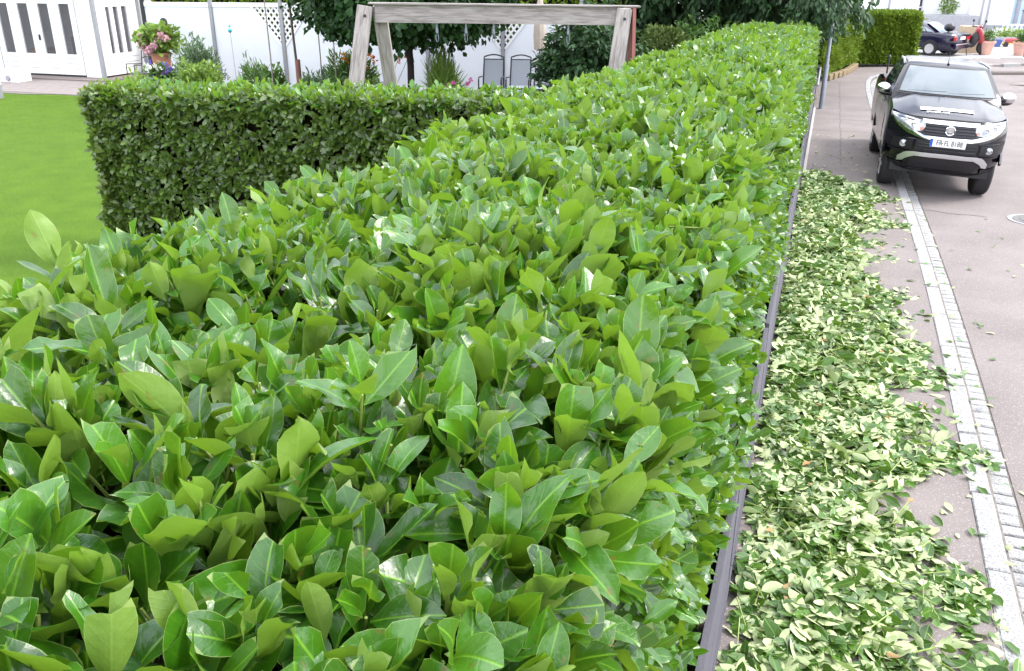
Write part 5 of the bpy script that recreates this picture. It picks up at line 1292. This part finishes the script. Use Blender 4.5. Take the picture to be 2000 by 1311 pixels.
MB().ball((-.88, 0, 1.0), (.20, .2, .15), 16, 10).build('top_case', M_dkmetal, sc, smooth=True); MB().tube([(-.95, 0, .5), (-.9, 0, .86)], .025, 6).build('rack', M_dkmetal, sc)
MB().tube([(-.15, -.14, .3), (-.12, -.22, .0)], .014, 6).build('stand', M_dkmetal, sc)
tag(MB().box((5.2, 39.6, .50), (.75, .4, 1.0), rz=R(20), ch=.02).build('tan_box', M_tan), 'tan upright box standing behind the black scooter seat', 'box')

def pot(loc, k, label, seed):
    e = empty('plant_pot', loc, label=label, cat='plant pot', group='terracotta pots on the plaza')
    MB().lathe((0, 0, 0), [(.21 * k, 0), (.29 * k, .42 * k), (.32 * k, .42 * k), (.32 * k, .50 * k), (.27 * k, .50 * k), (.25 * k, .44 * k)], 20).build('pot', M_terral, e, smooth=True, angle=40)
    o = link('leaves', leaves_mesh('leaves', [(blob(240, (loc[0], loc[1], .62 * k + loc[2]), (.2, .2, .24), .12, .04, seed, .2, up=.9), None)], SHRUB_M), e); o.location = -e.location
pot((5.75, 38.9, 0), 1.0, 'terracotta pot with a small plant before the scooter wheel', 121); pot((6.95, 39.0, 0), .95, 'terracotta pot with a small plant beside the grey sign pole', 122)
tag(MB().tube([(6.98, 38.2, 0), (7.0, 38.2, 3.4)], .045, 12).build('sign_pole', M_galv, smooth=True), 'plain grey steel pole at the right edge of the plaza', 'pole')

# ================================================================== HOUSES BEYOND THE PLAZA
def bxo(name, c, s, m, parent, ch=0, rz=0):
    return MB().box(Vector(c) - parent.location, s, rz, ch=ch).build(name, m, parent)
h1 = empty('white_house', (3.5, 56.5, 0), label='white rendered house beyond the saloon car with a raised landing and railing', cat='house')
bxo('wall', (1.0, 58.5, 4.0), (9.6, 5, 8.0), M_whitewall, h1); bxo('roof', (1.0, 58.5, 8.15), (10.4, 5.8, .3), M_brick, h1)
bxo('downpipe', (3.0, 55.92, 3), (.10, .10, 6), M_grey, h1)
dr = bxo('door', (4.05, 55.95, 1.35), (1.0, .08, 2.5), M_white, h1); bxo('pane', (4.1, 55.90, 1.5), (.46, .03, 1.9), M_palegl, dr)
bxo('door_frame', (4.62, 55.92, 1.4), (.10, .12, 2.6), M_dkmetal, h1)
bay = bxo('bay_wall', (7.0, 58.5, 4), (2.6, 6, 8), M_whitewall, h1)
wd = bxo('window', (6.35, 55.46, 1.75), (1.7, .06, 2.2), M_white, h1); bxo('pane', (6.0, 55.41, 1.8), (.72, .03, 1.9), M_palegl, wd); bxo('pane', (6.82, 55.41, 1.8), (.62, .03, 1.9), M_glassd, wd); bxo('lower_pane', (6.82, 55.39, 1.05), (.62, .03, .45), M_palegl, wd)
bxo('shutter', (7.28, 55.42, 1.6), (.14, .08, 2.4), M_dkmetal, h1)
o = link('window_plant', leaves_mesh('window_plant', [(blob(260, (5.95, 55.2, 1.25), (.42, .2, .5), .16, .07, 131, .3), None)], SHRUB_L), h1); o.location = -h1.location
ld = bxo('landing', (5.9, 54.6, .38), (2.9, 1.5, .76), M_grwall, h1)
for x in np.linspace(4.55, 7.35, 9): bxo('baluster', (x, 53.9, 1.0), (.03, .03, .5), M_grey, ld)
bxo('hand_rail', (5.9, 53.9, 1.27), (2.95, .06, .05), M_silver, ld); bxo('hand_rail', (2.9, 54.2, 1.12), (2.8, .06, .05), M_silver, ld)
for k in range(5): bxo('step', (4.25 - .28 * k, 54.6, .33 - .07 * k), (.28, 1.3, .66 - .14 * k), M_grwall, ld)
for dz in (.35, .62): 
    mb = MB(); mb.tube([Vector((4.5, 53.9, .55 + dz)) - h1.location, Vector((3.0, 53.9, .02 + dz)) - h1.location], .028, 8); mb.build('stair_rail', M_silver, ld, smooth=True)
h2 = empty('white_house', (9.2, 55, 0), label='white house block with grey downpipes behind the scooter', cat='house')
bxo('wall', (8.0, 57.9, 4), (2.0, 6.2, 8), M_whitewall, h2); bxo('roof', (8.0, 57.9, 8.15), (2.4, 6.8, .3), M_brick, h2)
for x in (7.55, 7.85): bxo('downpipe', (x, 54.75, 3.2), (.08, .08, 6.0), M_grey, h2)
bxo('plinth', (8.0, 54.76, .14), (2.05, .08, .28), M_grwall, h2)
h3 = empty('pale_blue_house', (11.5, 57, 0), label='pale blue house front with a bright blue corner strip at the picture edge', cat='house')
bxo('wall', (12.5, 58.6, 4), (7.0, 6.6, 8), M_bluewall, h3); bxo('roof', (12.5, 58.6, 8.2), (7.4, 7.2, .3), M_brick, h3)
bxo('downpipe', (9.32, 55.2, 3), (.16, .10, 6), M_grey, h3); bxo('corner_strip', (9.78, 55.25, 3), (.30, .06, 6), M_bluepaint, h3)
wd = bxo('window', (10.6, 55.26, 1.9), (.9, .08, 1.3), M_white, h3); bxo('pane', (10.6, 55.2, 1.9), (.75, .04, 1.15), M_palegl, wd)
up_ = empty('blue_parasol', (9.75, 52.5, 0), label='folded blue parasol hanging over the terrace at the picture edge', cat='parasol')
MB().tube([(0, 0, 0), (0, 0, 2.6)], .02, 8).build('pole', M_wood, up_); MB().lathe((0, 0, 1.18), [(.32, 0), (.26, .3), (.14, .9), (.03, 1.4)], 8).build('canopy', M_navy, up_)
tr = empty('terrace_balustrade', (8.7, 50.6, 0), label='low white balustrade in front of the pale blue house', cat='balustrade')
bxo('rail', (8.75, 50.6, .52), (1.5, .07, .06), M_white, tr); bxo('base', (8.75, 50.6, .04), (1.5, .1, .08), M_white, tr)
for x in np.linspace(8.05, 9.45, 8): bxo('baluster', (x, 50.6, .28), (.07, .06, .42), M_white, tr)
tbl = empty('garden_table', (9.3, 49.6, 0), label='small black garden table on the terrace by the pale blue house', cat='table')
bxo('table_top', (9.3, 49.6, .70), (1.0, .7, .04), M_black, tbl)
for x, y in ((-.42, -.28), (.42, -.28), (-.42, .28), (.42, .28)): bxo('leg', (9.3 + x, 49.6 + y, .35), (.05, .05, .68), M_black, tbl)
gb_ = empty('grey_bin', (9.25, 51.6, 0), label='grey bin with a lid standing on the terrace', cat='bin')
bxo('body', (9.25, 51.6, .55), (.55, .5, 1.1), M_galv, gb_, ch=.04); bxo('lid', (9.25, 51.6, 1.13), (.6, .56, .07), M_dkmetal, gb_, ch=.02)
fb_ = empty('planting_bed', (8.2, 47.2, 0), label='planting bed of pale flowers in front of the terrace', cat='flower bed')
bxo('edging', (8.4, 46.2, .10), (3.4, .15, .2), M_grwall, fb_)
o = link('leaves', leaves_mesh('leaves', [(blob(1500, (8.4, 47.2, .22), (1.7, .7, .28), .13, .05, 132, .2, zmin=0.02), None)], SHRUB_L), fb_); o.location = -fb_.location
o = link('blooms', leaves_mesh('blooms', [(flower_heads([(float(x), float(y), .48) for x, y in zip(rng.uniform(7.0, 9.8, 26), rng.uniform(46.6, 47.8, 26))], .06, 133, 10), None)], WHITEP), fb_); o.location = -fb_.location
tag(MB().lathe((6.75, 43.2, 0), [(.16, 0), (.21, .26), (.22, .28), (.19, .28), (.17, .24)], 20).build('bucket', M_blue, smooth=True), 'small blue bucket standing near the planting bed', 'bucket')
ty = empty('toy_tractor', (7.35, 43.3, 0), label='small red and yellow ride-on toy on the plaza', cat='toy')
MB().box((0, 0, .24), (.62, .28, .20), ch=.05).build('body', M_redp, ty); MB().box((-.1, 0, .13), (.55, .3, .05), ch=.01).build('footboard', M_yel, ty)
for x in (-.24, .24):
    for y in (-.15, .15): MB().lathe((x, y, .10), [(.10, -.03), (.10, .03), (.04, .035)], 14, 'Y').build('wheel', M_black, ty, smooth=True)
br_ = empty('brick_pillar', (8.55, 44.5, 0), label='red brick pillar at the right picture edge behind the pole', cat='pillar')
bk = MB().box((0, 0, 0), (.48, .24, .075), ch=.006).mesh('brick', M_brick)
MB().box((0, 0, .55), (.46, .46, 1.1)).build('core', M_mortar, br_)
for k in range(13):
    for j in (-.125, .125):
        o = link('brick', bk, br_); o.location = (0, j, .05 + .085 * k) if k % 2 == 0 else (j, 0, .05 + .085 * k); o.rotation_euler = (0, 0, 0 if k % 2 == 0 else math.pi / 2)
